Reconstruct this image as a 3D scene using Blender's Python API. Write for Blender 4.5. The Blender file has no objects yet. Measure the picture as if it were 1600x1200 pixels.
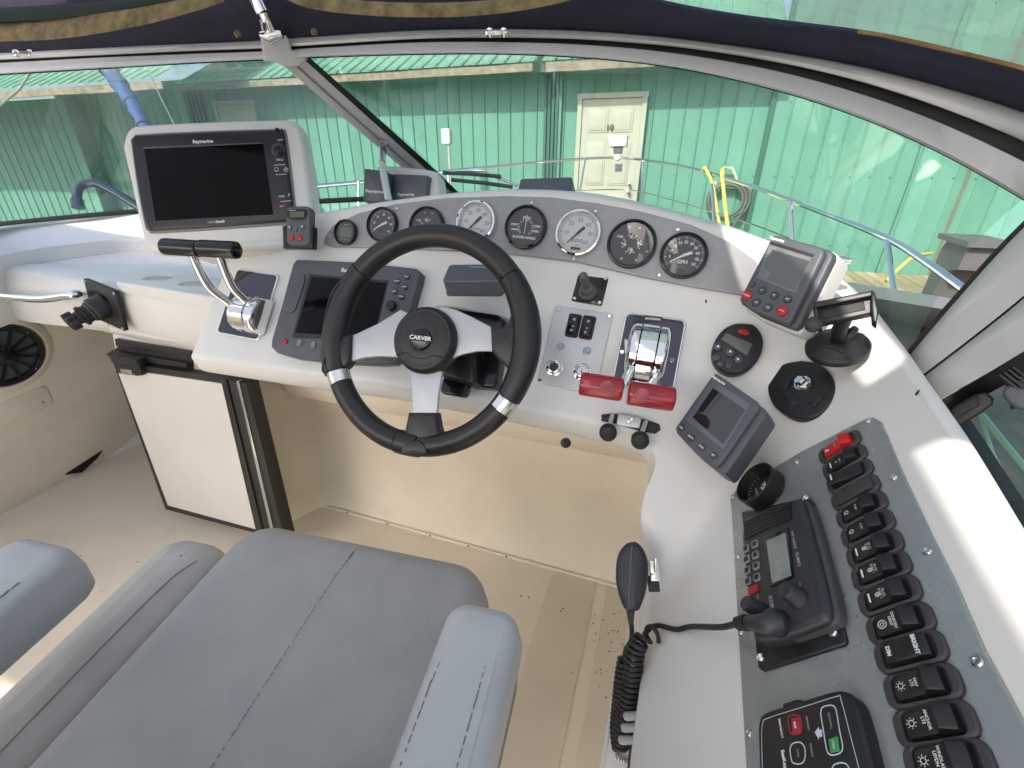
import bpy, bmesh, math, random
import numpy as np
from mathutils import Vector, Matrix, noise
R = math.radians
random.seed(7)
SC = bpy.context.scene
COL = SC.collection

# ---------------------------------------------------------------- camera
F_PX, PITCH, YAW = 720.0, R(26.0), R(18.5)      # focal length in photo pixels (photo 1600 wide)
CAMP = Vector((0, 0, 1.30))
cd = bpy.data.cameras.new('camera'); cam = bpy.data.objects.new('camera', cd); COL.objects.link(cam)
cam.location = CAMP; cam.rotation_euler = (math.pi/2 - PITCH, 0, YAW)
cd.sensor_fit = 'HORIZONTAL'; cd.sensor_width = 36; cd.lens = 36*F_PX/1600
cd.clip_start = 0.02; cd.clip_end = 600
SC.camera = cam

# ---------------------------------------------------------------- light
SUN = Vector((-.33, -.80, .76)).normalized()     # towards the sun: high, behind and a little to port
w = bpy.data.worlds.new('World'); SC.world = w; w.use_nodes = True
nt = w.node_tree; bg = nt.nodes['Background']
sk = nt.nodes.new('ShaderNodeTexSky'); sk.sky_type = 'NISHITA'; sk.sun_disc = False
sk.sun_elevation = math.asin(SUN.z); sk.sun_rotation = math.atan2(SUN.x, SUN.y) % (2*math.pi)
hs_ = nt.nodes.new('ShaderNodeHueSaturation'); hs_.inputs['Saturation'].default_value = .85   # thin summer haze
nt.links.new(sk.outputs[0], hs_.inputs['Color']); nt.links.new(hs_.outputs[0], bg.inputs[0]); bg.inputs[1].default_value = 0.15
sk.dust_density = 3.5; sk.air_density = .75; sk.ozone_density = .6
sl = bpy.data.lights.new('sun', 'SUN'); sl.energy = 2.9; sl.angle = R(.53); sl.color = (1, .94, .84)
so = bpy.data.objects.new('sun', sl); COL.objects.link(so)
so.rotation_euler = (-SUN).to_track_quat('-Z', 'Y').to_euler(); so.location = SUN*20
SC.view_settings.view_transform = 'Standard'; SC.view_settings.look = 'None'
SC.view_settings.exposure = 1.04; SC.view_settings.gamma = 1
SC.view_settings.use_curve_mapping = False
SC.cycles.max_bounces = 10; SC.cycles.transparent_max_bounces = 24
SC.cycles.caustics_reflective = False; SC.cycles.caustics_refractive = False

# ---------------------------------------------------------------- geometry of the picture
CP, SP, CY, SY = math.cos(PITCH), math.sin(PITCH), math.cos(YAW), math.sin(YAW)
def ray(px, py):
    x = (px-800)/F_PX; y = -(py-600)/F_PX
    fw = CP+y*SP; up = y*CP-SP
    return Vector((x*CY-fw*SY, fw*CY+x*SY, up))
def P(px, py, t): return CAMP + ray(px, py)*t
class Plane:
    def __init__(s, p, n): s.p = Vector(p); s.n = Vector(n).normalized()
    def w(s, px, py): return s.n.dot(ray(px, py))/s.n.dot(s.p-CAMP)
    def at(s, px, py): return P(px, py, 1/s.w(px, py))
    def off(s, d): return Plane(s.p+s.n*d, s.n)
def at(px, py, X=None, Y=None, Z=None):
    r = ray(px, py)
    t = ((X-CAMP.x)/r.x if X is not None else (Y-CAMP.y)/r.y if Y is not None else (Z-CAMP.z)/r.z)
    return CAMP+r*t
PA = Plane(P(1020, 545, .78), (0, -.81, .587))          # sloping face of the dash
PB = Plane((.231, .574, .982), (-.853, -.042, .519))    # face of the side console
_a, _b = PA.at(520, 388), PA.at(1165, 470)
PG = Plane(_a, (_b-_a).cross(Vector((0, math.cos(R(68)), math.sin(R(68))))))  # gauge hood face
if PG.n.y > 0: PG.n = -PG.n
def skin_w(px, py, g=True):
    k = 11+min(1, max(0, (py-650)/110))*34; v = [PA.w(px, py), PB.w(px, py)]; m = max(v)
    a = m + math.log(sum(math.exp(k*(q-m)) for q in v))/k
    if py > 560: return a
    b = PG.w(px, py); m = max(a, b); return m+math.log(math.exp(260*(a-m))+math.exp(260*(b-m)))/260
def skin(px, py): return P(px, py, 1/skin_w(px, py))
def skin_n(px, py, d=6):
    a = skin(px+d, py)-skin(px-d, py); b = skin(px, py+d)-skin(px, py-d)
    n = a.cross(b).normalized()
    return n if n.dot(CAMP-skin(px, py)) > 0 else -n

# ---------------------------------------------------------------- materials
MATS = {}
def mat(name, col, rough=.5, metal=0., var=0., vscale=8., bump=0., bscale=60., spec=.5, coat=0., trans=0., emit=None, col2=None, detail=4., bdist=.002, rvar=0.):
    if name in MATS: return MATS[name]
    m = bpy.data.materials.new(name); m.use_nodes = True; MATS[name] = m
    n = m.node_tree.nodes; L = m.node_tree.links; b = n['Principled BSDF']
    b.inputs['Base Color'].default_value = (*col, 1); b.inputs['Roughness'].default_value = rough
    b.inputs['Metallic'].default_value = metal; b.inputs['Specular IOR Level'].default_value = spec
    b.inputs['Coat Weight'].default_value = coat; b.inputs['Coat Roughness'].default_value = .08
    b.inputs['Transmission Weight'].default_value = trans
    if emit: b.inputs['Emission Color'].default_value = (*emit, 1); b.inputs['Emission Strength'].default_value = 1
    tc = n.new('ShaderNodeTexCoord')
    if var or col2 or rvar:
        nz = n.new('ShaderNodeTexNoise'); nz.inputs['Scale'].default_value = vscale; nz.inputs['Detail'].default_value = detail
        nz.inputs['Roughness'].default_value = .62
        L.new(tc.outputs['Object'], nz.inputs['Vector'])
        if var or col2:
            cr = n.new('ShaderNodeValToRGB'); cr.color_ramp.elements[0].position = .34; cr.color_ramp.elements[1].position = .68
            c2 = col2 if col2 else tuple(min(1, c*(1+var)) for c in col)
            c1 = tuple(c*(1-var) for c in col)
            cr.color_ramp.elements[0].color = (*c1, 1); cr.color_ramp.elements[1].color = (*c2, 1)
            L.new(nz.outputs[0], cr.inputs[0]); L.new(cr.outputs[0], b.inputs['Base Color'])
        if rvar:
            mr = n.new('ShaderNodeMapRange'); mr.inputs[1].default_value = .3; mr.inputs[2].default_value = .7
            mr.inputs[3].default_value = max(.02, rough-rvar); mr.inputs[4].default_value = rough+rvar
            L.new(nz.outputs[0], mr.inputs[0]); L.new(mr.outputs[0], b.inputs['Roughness'])
    if bump:
        nb = n.new('ShaderNodeTexNoise'); nb.inputs['Scale'].default_value = bscale; nb.inputs['Detail'].default_value = 3
        bp = n.new('ShaderNodeBump'); bp.inputs['Strength'].default_value = bump; bp.inputs['Distance'].default_value = bdist
        L.new(tc.outputs['Object'], nb.inputs['Vector']); L.new(nb.outputs[0], bp.inputs['Height']); L.new(bp.outputs[0], b.inputs['Normal'])
    return m
def glass(name, tint=(.93, .98, .95), refl=1.0, dirt=0.):
    m = bpy.data.materials.new(name); m.use_nodes = True; MATS[name] = m
    n = m.node_tree.nodes; L = m.node_tree.links; n.clear()
    out = n.new('ShaderNodeOutputMaterial'); mx = n.new('ShaderNodeMixShader'); tr = n.new('ShaderNodeBsdfTransparent'); gl = n.new('ShaderNodeBsdfGlossy')
    tr.inputs[0].default_value = (*tint, 1); gl.inputs['Roughness'].default_value = 0.0; gl.inputs[0].default_value = (refl, refl, refl, 1)
    fr = n.new('ShaderNodeFresnel'); fr.inputs[0].default_value = 1.45
    geo = n.new('ShaderNodeNewGeometry')   # both faces of the sheet use the same outside index
    mi = n.new('ShaderNodeMix'); mi.data_type = 'FLOAT'; mi.inputs[2].default_value = 1.45; mi.inputs[3].default_value = 1/1.45
    L.new(geo.outputs['Backfacing'], mi.inputs[0]); L.new(mi.outputs[0], fr.inputs[0])
    L.new(fr.outputs[0], mx.inputs[0]); L.new(tr.outputs[0], mx.inputs[1]); L.new(gl.outputs[0], mx.inputs[2])
    last = mx
    if dirt:  # pale scattering veil: haze on the windshield, milkiness of the vinyl
        tc = n.new('ShaderNodeTexCoord'); nz = n.new('ShaderNodeTexNoise'); nz.inputs['Scale'].default_value = 5; nz.inputs['Detail'].default_value = 8
        L.new(tc.outputs['Object'], nz.inputs['Vector'])
        mr = n.new('ShaderNodeMapRange'); mr.inputs[1].default_value = .42; mr.inputs[2].default_value = .75; mr.inputs[3].default_value = dirt*.25; mr.inputs[4].default_value = dirt
        df = n.new('ShaderNodeBsdfDiffuse'); df.inputs[0].default_value = (.7, .74, .68, 1)
        tl_ = n.new('ShaderNodeBsdfTranslucent'); tl_.inputs[0].default_value = (.75, .82, .74, 1); m3 = n.new('ShaderNodeMixShader'); m3.inputs[0].default_value = .6; L.new(df.outputs[0], m3.inputs[1]); L.new(tl_.outputs[0], m3.inputs[2]); df = m3
        m2 = n.new('ShaderNodeMixShader'); L.new(nz.outputs[0], mr.inputs[0]); L.new(mr.outputs[0], m2.inputs[0])
        L.new(mx.outputs[0], m2.inputs[1]); L.new(df.outputs[0], m2.inputs[2]); last = m2
    L.new(last.outputs[0], out.inputs[0]); return m
GEL = mat('gelcoat_white', (.74, .73, .70), .36, var=.03, vscale=3, coat=.12, rvar=.05, bump=.03, bscale=14, bdist=.003)
CREAM = mat('gelcoat_cream', (.77, .70, .58), .42, var=.07, vscale=3.2, bump=.12, bscale=160, bdist=.0008, rvar=.1)
ALU = mat('frame_paint', (.60, .595, .60), .28, var=.03, vscale=5, coat=.3)
BLK = mat('black_plastic', (.012, .012, .013), .42, bump=.1, bscale=300, bdist=.0004, var=.2, vscale=30)
BLKG = mat('black_gloss', (.008, .008, .010), .12, var=.1)
RUB = mat('black_rubber', (.018, .018, .018), .6, var=.35, vscale=12)
LEA = mat('black_leather', (.014, .013, .013), .36, bump=.45, bscale=420, bdist=.0007, var=.25, vscale=25)
GPL = mat('grey_instrument_plastic', (.085, .092, .105), .45, var=.08, vscale=20, bump=.06, bscale=400, bdist=.0003)
GPL2 = mat('slate_cover_plastic', (.10, .115, .135), .38, var=.06, vscale=10)
CHR = mat('chrome', (.85, .85, .86), .05, 1.0)
SST = mat('stainless', (.62, .62, .62), .18, 1.0, var=.05, vscale=30)
BRU = mat('brushed_aluminium', (.56, .57, .585), .42, .55, var=.03, vscale=90, bump=.04, bscale=300, bdist=.0002)
RED = mat('red_plastic', (.42, .012, .015), .3, var=.1, vscale=20)
DRED = mat('maroon_knob', (.32, .012, .022), .16, var=.12, vscale=25, coat=.4)
WHT = mat('white_print', (.8, .8, .8), .5)
DIM = mat('grey_print', (.42, .44, .45), .5)
WPL = mat('white_plastic', (.66, .69, .70), .35, var=.03)
SCR = mat('black_screen', (.004, .004, .005), .10, spec=.12)
LCD = mat('grey_green_lcd', (.10, .12, .09), .12)
LCD2 = mat('amber_grey_lcd', (.10, .095, .07), .04, coat=.6)
PANEL = mat('grey_gauge_panel', (.31, .31, .325), .42, .25, var=.06, vscale=60, bump=.05, bscale=500, bdist=.0003)
FABR = mat('seat_vinyl', (.40, .395, .385), .58, var=.12, vscale=5.5, detail=8, bump=.14, bscale=230, bdist=.0009, rvar=.06)
FABL = mat('armrest_vinyl', (.46, .475, .475), .42, var=.08, vscale=7, detail=8, bump=.15, bscale=35, bdist=.0015)
def crease(m, scale=7, strength=.45, dist=.006):
    n = m.node_tree.nodes; L = m.node_tree.links; b = n['Principled BSDF']; old = b.inputs['Normal'].links[0].from_socket
    tc = n.new('ShaderNodeTexCoord'); z = n.new('ShaderNodeTexNoise'); z.inputs['Scale'].default_value = scale; z.inputs['Detail'].default_value = 7; z.inputs['Roughness'].default_value = .55; z.inputs['Distortion'].default_value = 1.2
    p = n.new('ShaderNodeBump'); p.inputs['Strength'].default_value = strength; p.inputs['Distance'].default_value = dist
    L.new(tc.outputs['Object'], z.inputs['Vector']); L.new(z.outputs[0], p.inputs['Height']); L.new(old, p.inputs['Normal']); L.new(p.outputs[0], b.inputs['Normal'])
crease(FABR); crease(FABL, 9, .3, .004)
STITCH = mat('seam_thread', (.19, .19, .20), .8)
NAVY = mat('navy_canvas', (.022, .022, .045), .85, var=.18, vscale=16, bump=.4, bscale=700, bdist=.0005)
TAN = mat('mildewed_tan_binding', (.20, .15, .07), .9, var=.5, vscale=34, detail=8, bump=.5, bscale=160, bdist=.001)
GLASS = glass('windshield_glass', (.88, .95, .91), dirt=.085)  # the dirt film stands in for pale hazy reflections on the glass
GGLASS = glass('gauge_glass', (.97, .97, .97))
VINYL = glass('clear_vinyl', (.86, .93, .87), .8, dirt=.62)

# ---------------------------------------------------------------- object helpers
def _link(name, me, mt, M=None, parent=None):
    o = bpy.data.objects.new(name, me); COL.objects.link(o)
    if mt is not None and not me.materials: me.materials.append(mt)
    if parent is not None:
        o.parent = parent
        if M is not None: o.matrix_basis = M
    elif M is not None: o.matrix_basis = M
    return o
def mesh(name, bm, smooth=35):
    bmesh.ops.recalc_face_normals(bm, faces=bm.faces)
    me = bpy.data.meshes.new(name); bm.to_mesh(me); bm.free()
    me.polygons.foreach_set('use_smooth', [True]*len(me.polygons))
    if smooth: me.set_sharp_from_angle(angle=R(smooth))
    return me
def obj(name, bm, mt, parent=None, M=None, smooth=35):
    return _link(name, mesh(name, bm, smooth) if isinstance(bm, bmesh.types.BMesh) else bm, mt, M, parent)
def root_of(p):
    while p.parent: p = p.parent
    return p
def wobj(name, bm, mt, parent=None, smooth=35):
    """a mesh given in world coordinates, hung under parent"""
    if parent is not None:
        M = root_of(parent)['_m']; M = Matrix([M[i*4:i*4+4] for i in range(4)]).inverted()
        bmesh.ops.transform(bm, matrix=M, verts=bm.verts)
    return obj(name, bm, mt, parent, smooth=smooth)
def thing(name, label, cat, M=None, group=None):
    o = bpy.data.objects.new(name, None); COL.objects.link(o); o.empty_display_size = .02
    M = M if M is not None else Matrix.Identity(4)
    if isinstance(M, Vector): M = Matrix.Translation(M)
    o.matrix_basis = M
    o['_m'] = [v for r in M for v in r]
    o['label'] = label; o['category'] = cat
    if group: o['group'] = group
    return o
def tag(o, label, cat, group=None):
    o['label'] = label; o['category'] = cat
    if group: o['group'] = group
    return o
def struct(o): o['kind'] = 'structure'; return o
def stuff(o): o['kind'] = 'stuff'; return o

def frame(o, x, n):
    """matrix with origin o, x axis along x, z axis n"""
    z = Vector(n).normalized(); x = Vector(x); x = (x-z*x.dot(z)).normalized(); y = z.cross(x)
    M = Matrix.Identity(4)
    for i in range(3): M[i][0] = x[i]; M[i][1] = y[i]; M[i][2] = z[i]; M[i][3] = o[i]
    return M
def fquad(c4, pl):
    """frame and size of a rectangle whose corners (TL,TR,BR,BL) appear at c4 on plane pl"""
    p = [pl.at(*c) for c in c4]; o = sum(p, Vector())/4
    ex = (p[1]-p[0]+p[2]-p[3])/2; ey = (p[0]-p[3]+p[1]-p[2])/2
    n = pl.n if pl.n.dot(CAMP-o) > 0 else -pl.n
    a = ex.normalized(); b = ey.normalized(); xd = (a+b.cross(n)).normalized()
    return frame(o, xd, n), ex.length, ey.length
def loc(M, px, py, z=0.):
    """where the line of sight of photo pixel (px,py) meets height z of frame M"""
    Mi = M.inverted(); c = Mi @ CAMP; d = Mi.to_3x3() @ ray(px, py)
    t = (z-c.z)/d.z; return (c.x+d.x*t, c.y+d.y*t)

def T(x=0, y=0, z=0): return Matrix.Translation((x, y, z))
def rot2(a): return Matrix.Rotation(a, 4, 'Z')
def rrect(x0, x1, y0, y1, r, n=5):
    r = max(1e-5, min(r, abs(x1-x0)/2*.999, abs(y1-y0)/2*.999)); out = []
    for cx, cy, a0 in ((x1-r, y1-r, 0), (x0+r, y1-r, 90), (x0+r, y0+r, 180), (x1-r, y0+r, 270)):
        for i in range(n+1):
            a = R(a0+90*i/n); out.append((cx+r*math.cos(a), cy+r*math.sin(a)))
    return out
def circ(cx, cy, rx, ry=None, n=32, a=0):
    ry = ry or rx
    return [(cx+rx*math.cos(2*math.pi*i/n)*math.cos(a)-ry*math.sin(2*math.pi*i/n)*math.sin(a), cy+rx*math.cos(2*math.pi*i/n)*math.sin(a)+ry*math.sin(2*math.pi*i/n)*math.cos(a)) for i in range(n)]
def area(p): return sum(p[i][0]*p[(i+1) % len(p)][1]-p[(i+1) % len(p)][0]*p[i][1] for i in range(len(p)))/2
def ccw(p): return p if area(p) > 0 else p[::-1]
def inset(p, d):
    n = len(p); out = []
    for i in range(n):
        a = Vector(p[i-1]); b = Vector(p[i]); c = Vector(p[(i+1) % n])
        e1 = (b-a); e2 = (c-b)
        if e1.length < 1e-9 or e2.length < 1e-9: e1 = e2 = (c-a)
        e1.normalize(); e2.normalize(); n1 = Vector((-e1.y, e1.x)); n2 = Vector((-e2.y, e2.x)); m = (n1+n2)
        m = m.normalized() if m.length > 1e-6 else n1
        k = d/max(.5, m.dot(n1)); out.append((b.x+m.x*k, b.y+m.y*k))
    return out
def ringface(bm, rings, cap0=False, cap1=False, close=True):
    V = [[bm.verts.new(p) for p in r] for r in rings]
    for a, b in zip(V, V[1:]):
        n = len(a)
        for i in range(n if close else n-1):
            j = (i+1) % n
            try: bm.faces.new((a[i], a[j], b[j], b[i]))
            except ValueError: pass
    if cap0: bm.faces.new(V[0][::-1])
    if cap1: bm.faces.new(V[-1])
    return V
def prism(bm, poly, z0, z1, bev=0., M=None, dome=0.):
    poly = ccw(poly); rings = [[(x, y, z0) for x, y in poly]]
    if bev > 0:
        for k in (0, .3, .7, 1):
            a = k*math.pi/2; q = inset(poly, bev*(1-math.cos(a))); rings.append([(x, y, z1-bev+bev*math.sin(a)) for x, y in q])
    else: rings.append([(x, y, z1) for x, y in poly])
    if dome:
        cx = sum(p[0] for p in rings[-1])/len(poly); cy = sum(p[1] for p in rings[-1])/len(poly); base = rings[-1]
        for k in (.75, .45, .15):
            rings.append([(cx+(p[0]-cx)*k, cy+(p[1]-cy)*k, z1+dome*(1-k*k)) for p in base])
    if M is not None: rings = [[M @ Vector(p) for p in r] for r in rings]
    ringface(bm, rings, True, True); return bm
def B(): return bmesh.new()
def rbox(x0, x1, y0, y1, z0, z1, r=.004, bev=.001, n=5, bm=None, M=None):
    bm = bm or B(); return prism(bm, rrect(x0, x1, y0, y1, r, n), z0, z1, bev, M)
def lathe(prof, n=32, bm=None, M=None):
    bm = bm or B(); rings = []
    for r, z in prof:
        r = max(r, 1e-5); rings.append([Vector((r*math.cos(2*math.pi*i/n), r*math.sin(2*math.pi*i/n), z)) for i in range(n)])
    if M is not None: rings = [[M @ p for p in q] for q in rings]
    ringface(bm, rings, True, True); return bm
def cr(pts, n):
    """Catmull-Rom through points (tuples/vectors), n samples per span"""
    p = [Vector(q) for q in pts]; p = [p[0]*2-p[1]]+p+[p[-1]*2-p[-2]]; out = []
    for i in range(1, len(p)-2):
        for k in range(n):
            t = k/n; a, b, c, d = p[i-1], p[i], p[i+1], p[i+2]
            out.append(.5*((2*b)+(c-a)*t+(2*a-5*b+4*c-d)*t*t+(3*b-a-3*c+d)*t**3))
    out.append(p[-2]); return out
def tube(pts, r, n=12, bm=None, caps=True, flat=1.):
    bm = bm or B(); pts = [Vector(p) for p in pts]; rings = []; up = None
    for i, p in enumerate(pts):
        d = (pts[min(i+1, len(pts)-1)]-pts[max(i-1, 0)]).normalized()
        if up is None: up = d.orthogonal().normalized()
        u = (up-d*up.dot(d)).normalized(); up = u; v = d.cross(u)
        rr = r[i] if isinstance(r, (list, tuple)) else r
        rings.append([p+u*rr*math.cos(2*math.pi*k/n)+v*rr*flat*math.sin(2*math.pi*k/n) for k in range(n)])
    ringface(bm, rings, caps, caps); return bm
def loft(rows, bm=None, close=False, capends=False):
    bm = bm or B(); ringface(bm, rows, capends, capends, close); return bm
def bar(rows, bm=None):
    return loft([list(c) for c in zip(*rows)], bm, True, True)
def slab(rows, off, bm=None):
    """sheet given by rows of points, thickened by offset vector or function"""
    bm = bm or B(); g = off if callable(off) else (lambda p: off)
    ft = [[Vector(p) for p in r] for r in rows]; bk = [[p+g(p) for p in r] for r in ft]
    VF = ringface(bm, ft, close=False); VB = ringface(bm, bk, close=False)
    def st(a, b):
        for i in range(len(a)-1): bm.faces.new((a[i], a[i+1], b[i+1], b[i]))
    st(VF[0], VB[0]); st(VF[-1], VB[-1]); st([r[0] for r in VF], [r[0] for r in VB]); st([r[-1] for r in VF], [r[-1] for r in VB])
    return bm
def box(x0, x1, y0, y1, z0, z1, bm=None, M=None):
    bm = bm or B(); return prism(bm, [(x0, y0), (x1, y0), (x1, y1), (x0, y1)], z0, z1, 0, M)
_fc = {}
def text(s, size, x, y, z, ang=0., mt=None, parent=None, M=None, al='CENTER', bold=0., sx=1., shear=0., name='lettering'):
    key = (s, al, bold, shear)
    if key not in _fc:
        c = bpy.data.curves.new('t', 'FONT'); c.body = s; c.size = 1; c.align_x = al; c.align_y = 'CENTER'; c.extrude = .01; c.resolution_u = 3; c.offset = bold; c.shear = shear
        o = bpy.data.objects.new('t', c); me = bpy.data.meshes.new_from_object(o); bpy.data.objects.remove(o)
        _fc[key] = me
    me = _fc[key].copy(); me.transform(Matrix.Diagonal((size*sx, size, size, 1)))
    me.materials.clear(); me.materials.append(mt or WHT)
    X = T(x, y, z) @ rot2(ang)
    return _link(name, me, mt or WHT, X if M is None else M @ X, parent)
def screw(parent, x, y, z, r=.0032, mt=None, name='screw'):
    bm = lathe([(r, 0), (r, r*.25), (r*.75, r*.5), (r*.55, r*.5), (r*.5, r*.2), (r*.0, r*.2)], 14)
    return obj(name, bm, mt or SST, parent, T(x, y, z))
# ================================================================ the place outside
WATER = mat('harbour_water', (.02, .035, .03), .08, bump=.4, bscale=3, bdist=.03)
DOCKM = [mat('dock_plank_%d' % i, c, .85, var=.28, vscale=5, detail=8, bump=.5, bscale=40, bdist=.004) for i, c in enumerate([(.34, .27, .17), (.40, .32, .21), (.29, .22, .13)])]
GREEN = [mat('green_metal_siding_%d' % i, c, .55, var=.08, vscale=2.5, bump=.08, bscale=5, bdist=.01) for i, c in enumerate([(.105, .265, .21), (.095, .245, .195), (.115, .285, .23)])]
ROOFG = mat('pale_green_roof_metal', (.30, .58, .45), .5, var=.10, vscale=1.5)
DKG = mat('dark_green_trim', (.03, .11, .08), .5)
WOOD = mat('weathered_fascia_wood', (.27, .215, .16), .85, var=.4, vscale=9, detail=8, bump=.4, bscale=50, bdist=.004)
DOORP = mat('cream_door_paint', (.41, .40, .345), .5, var=.06, vscale=6)
GX = -.23
bm = B(); bmesh.ops.create_grid(bm, x_segments=1, y_segments=1, size=200); bmesh.ops.translate(bm, vec=(0, 0, -.9), verts=bm.verts)
struct(obj('water', bm, WATER))
# dock: boards running away from the boat, laid side by side
bm = box(-14, 14, 6.2, 30, GX-.30, GX-.045); box(1.7, 14, -12, 6.18, GX-.30, GX-.045, bm)
dock = struct(obj('dock', bm, mat('dock_beams', (.12, .09, .06), .9)))
pb = mesh('plank', box(-.069, .069, 0, 1, 0, .04))
pbs = []
for c in DOCKM:
    m_ = pb.copy(); m_.materials.append(c); pbs.append(m_)
for i in range(100):
    x = -3.2+i*.145
    y0, y1 = (6.2, 8.38) if x < 1.75 else (2.2, 8.38)
    s = Matrix.Translation((x, y0, GX-.042+random.uniform(-.002, .002))) @ Matrix.Diagonal((1, y1-y0, 1, 1))
    _link('plank', pbs[random.randrange(3)], None, s, dock)

def siding(root, x0, x1, y, z0, z1, pitch, name='wall_panel'):
    n = round((x1-x0)/pitch); pitch = (x1-x0)/n
    r = .006; h = .02
    prof = [(0, 0), (pitch-.032, 0), (pitch-.022, h), (pitch-.010, h), (pitch, 0)]
    mid = pitch*.5
    bm = loft([[Vector((a, -b, z0)) for a, b in prof], [Vector((a, -b, z1)) for a, b in prof]])
    me = mesh(name, bm, 20); vs = []
    for c in GREEN:
        q = me.copy(); q.materials.append(c); vs.append(q)
    for i in range(n):
        _link(name, vs[random.choice((0, 0, 1, 2))], None, T(x0+i*pitch, y, 0), root)
    # fasteners with washers in rows
    bm = B()
    for i in range(n):
        for z in [z0+.35+j*.95 for j in range(4) if z0+.35+j*.95 < z1]:
            lathe([(.011, 0), (.011, .004), (.006, .012), (0, .012)], 6, bm, Matrix.Translation((x0+(i+1)*pitch-.05, y, z)) @ Matrix.Rotation(R(90), 4, 'X'))
    o = obj('siding_screws', bm, mat('screw_heads', (.05, .13, .10), .5), root); stuff(o)
def fascia(root, x0, x1, y, z0, h, sag=.0):
    n = 24; rows = []
    for k in range(n+1):
        x = x0+(x1-x0)*k/n; d = sag*math.sin(k*1.1)*.5
        rows.append([Vector((x, y, z0+d)), Vector((x, y-.04, z0+d)), Vector((x, y-.04, z0+h+d)), Vector((x, y, z0+h+d))])
    obj('fascia_board', loft(rows, close=True, capends=True), WOOD, root)
def roof(root, x0, x1, y0, z0, run, slope, pitch=.23):
    n = round((x1-x0)/pitch); pitch = (x1-x0)/n
    prof = [(0, 0), (pitch-.04, 0), (pitch-.028, .02), (pitch-.012, .02), (pitch, 0)]
    bm = loft([[Vector((a, 0, b)) for a, b in prof], [Vector((a, run, b+run*slope)) for a, b in prof]])
    bmesh.ops.solidify(bm, geom=bm.faces[:], thickness=.004)
    me = mesh('roof_sheet', bm, 20); me.materials.append(ROOFG)
    for i in range(n): _link('roof_sheet', me, None, T(x0+i*pitch, y0, z0), root)
# main shed
WY = 8.4
shed = thing('boat_shed', 'long green metal boat shed with door ten, standing across the dock from the bow', 'shed')
Xs = lambda px, py, y=WY: at(px, py, Y=y).x
xa, xb = Xs(176, 250), Xs(1188, 250)
siding(shed, xa-1.2, xb, WY, GX, 2.75, .229)
ey = WY-.47
zf1 = at(833, 112, Y=ey).z; zf2 = at(955, 118, Y=ey).z
x8_ = at(258, 135, Y=WY-1.5).x; x5 = at(278, 128, Y=ey).x; x6 = at(833, 105, Y=ey).x; x7 = at(853, 110, Y=ey).x
fascia(shed, x5, x6, ey, zf1, .10, .006); fascia(shed, x7, xb, ey, zf1-.02, .12, .006)
roof(shed, x5-.02, x6+.06, ey-.06, zf1+.12, 4.5, .50); wobj('roof_return', box(x8_-.3, x5-.04, ey+.9, ey+4.4, zf1+.3, zf1+1.9), DKG, shed); roof(shed, x7-.05, xb, ey-.06, zf1+.12, 4.5, .50)
bm = B(); box(x6+.06, x7-.05, ey+.1, ey+4, zf1, zf1+.1, bm); obj('roof_gap', bm, DKG, shed)
# trims beside the break in the roof
gt = thing('downpipe_group', 'bundle of dark green ribbed trim strips between the two shed roofs', 'trim', Vector((Xs(852, 200), WY, GX)))
for px in (853, 859, 865, 871, 876):
    x = Xs(px, 180); wobj('strip', box(x-.022, x+.022, WY-.05-.01*(px % 2), WY-.021, GX, 2.7), DKG if px % 2 else GREEN[1], gt)
gt2 = thing('downpipe_group', 'dark green ribbed trim strips on the shed above the big navigation screen', 'trim', Vector((Xs(300, 200), WY, GX)))
for px in (292, 299, 305, 311, 317):
    x = Xs(px, 165); wobj('strip', box(x-.03, x+.03, WY-.05-.01*(px % 2), WY-.021, GX, 2.6), DKG if px % 2 else GREEN[1], gt2)
# gable end to the right, flush, no eave
gable = thing('gable_shed', 'pale green metal shed wall without eaves, right of the hose hanger', 'shed')
siding(gable, xb+.03, xb+9.0, WY-.06, GX, 4.2, .245)
wobj('corner_trim', box(xb-.03, xb+.028, WY-.10, WY-.03, GX, 4.2), DKG, gable)
xp = Xs(1490, 330, WY-.1); wobj('conduit', tube([(xp, WY-.12, GX), (xp, WY-.12, 3.6)], .018, 8), mat('rusty_conduit', (.16, .13, .10), .7), gable)
xp = Xs(1400, 330, WY-.1); wobj('cable', tube(cr([(xp, WY-.10, GX), (xp+.03, WY-.10, 1.2), (xp-.02, WY-.10, 2.2), (xp+.02, WY-.10, 3.8)], 6), .007, 6), DKG, gable)
# left shed, deeper eave
lshed = thing('left_shed', 'darker green shed at the far port side whose wall lies in eave shade', 'shed')
ly = WY-.35; xl1 = Xs(152, 300, ly)
siding(lshed, xl1-9, xl1, ly, GX, 2.5, .30)
wobj('side_wall', box(xl1, xl1+.02, ly-.02, WY-.022, GX, 2.5), GREEN[1], lshed)
e2 = ly-1.75; z2 = at(130, 147, Y=e2).z; x8 = at(258, 135, Y=e2).x
fascia(lshed, x8-12, x8, e2, z2, .10, .008); roof(lshed, x8-12.2, x8-.1, e2-.06, z2+.14, 4.5, .52, .24)
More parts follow.
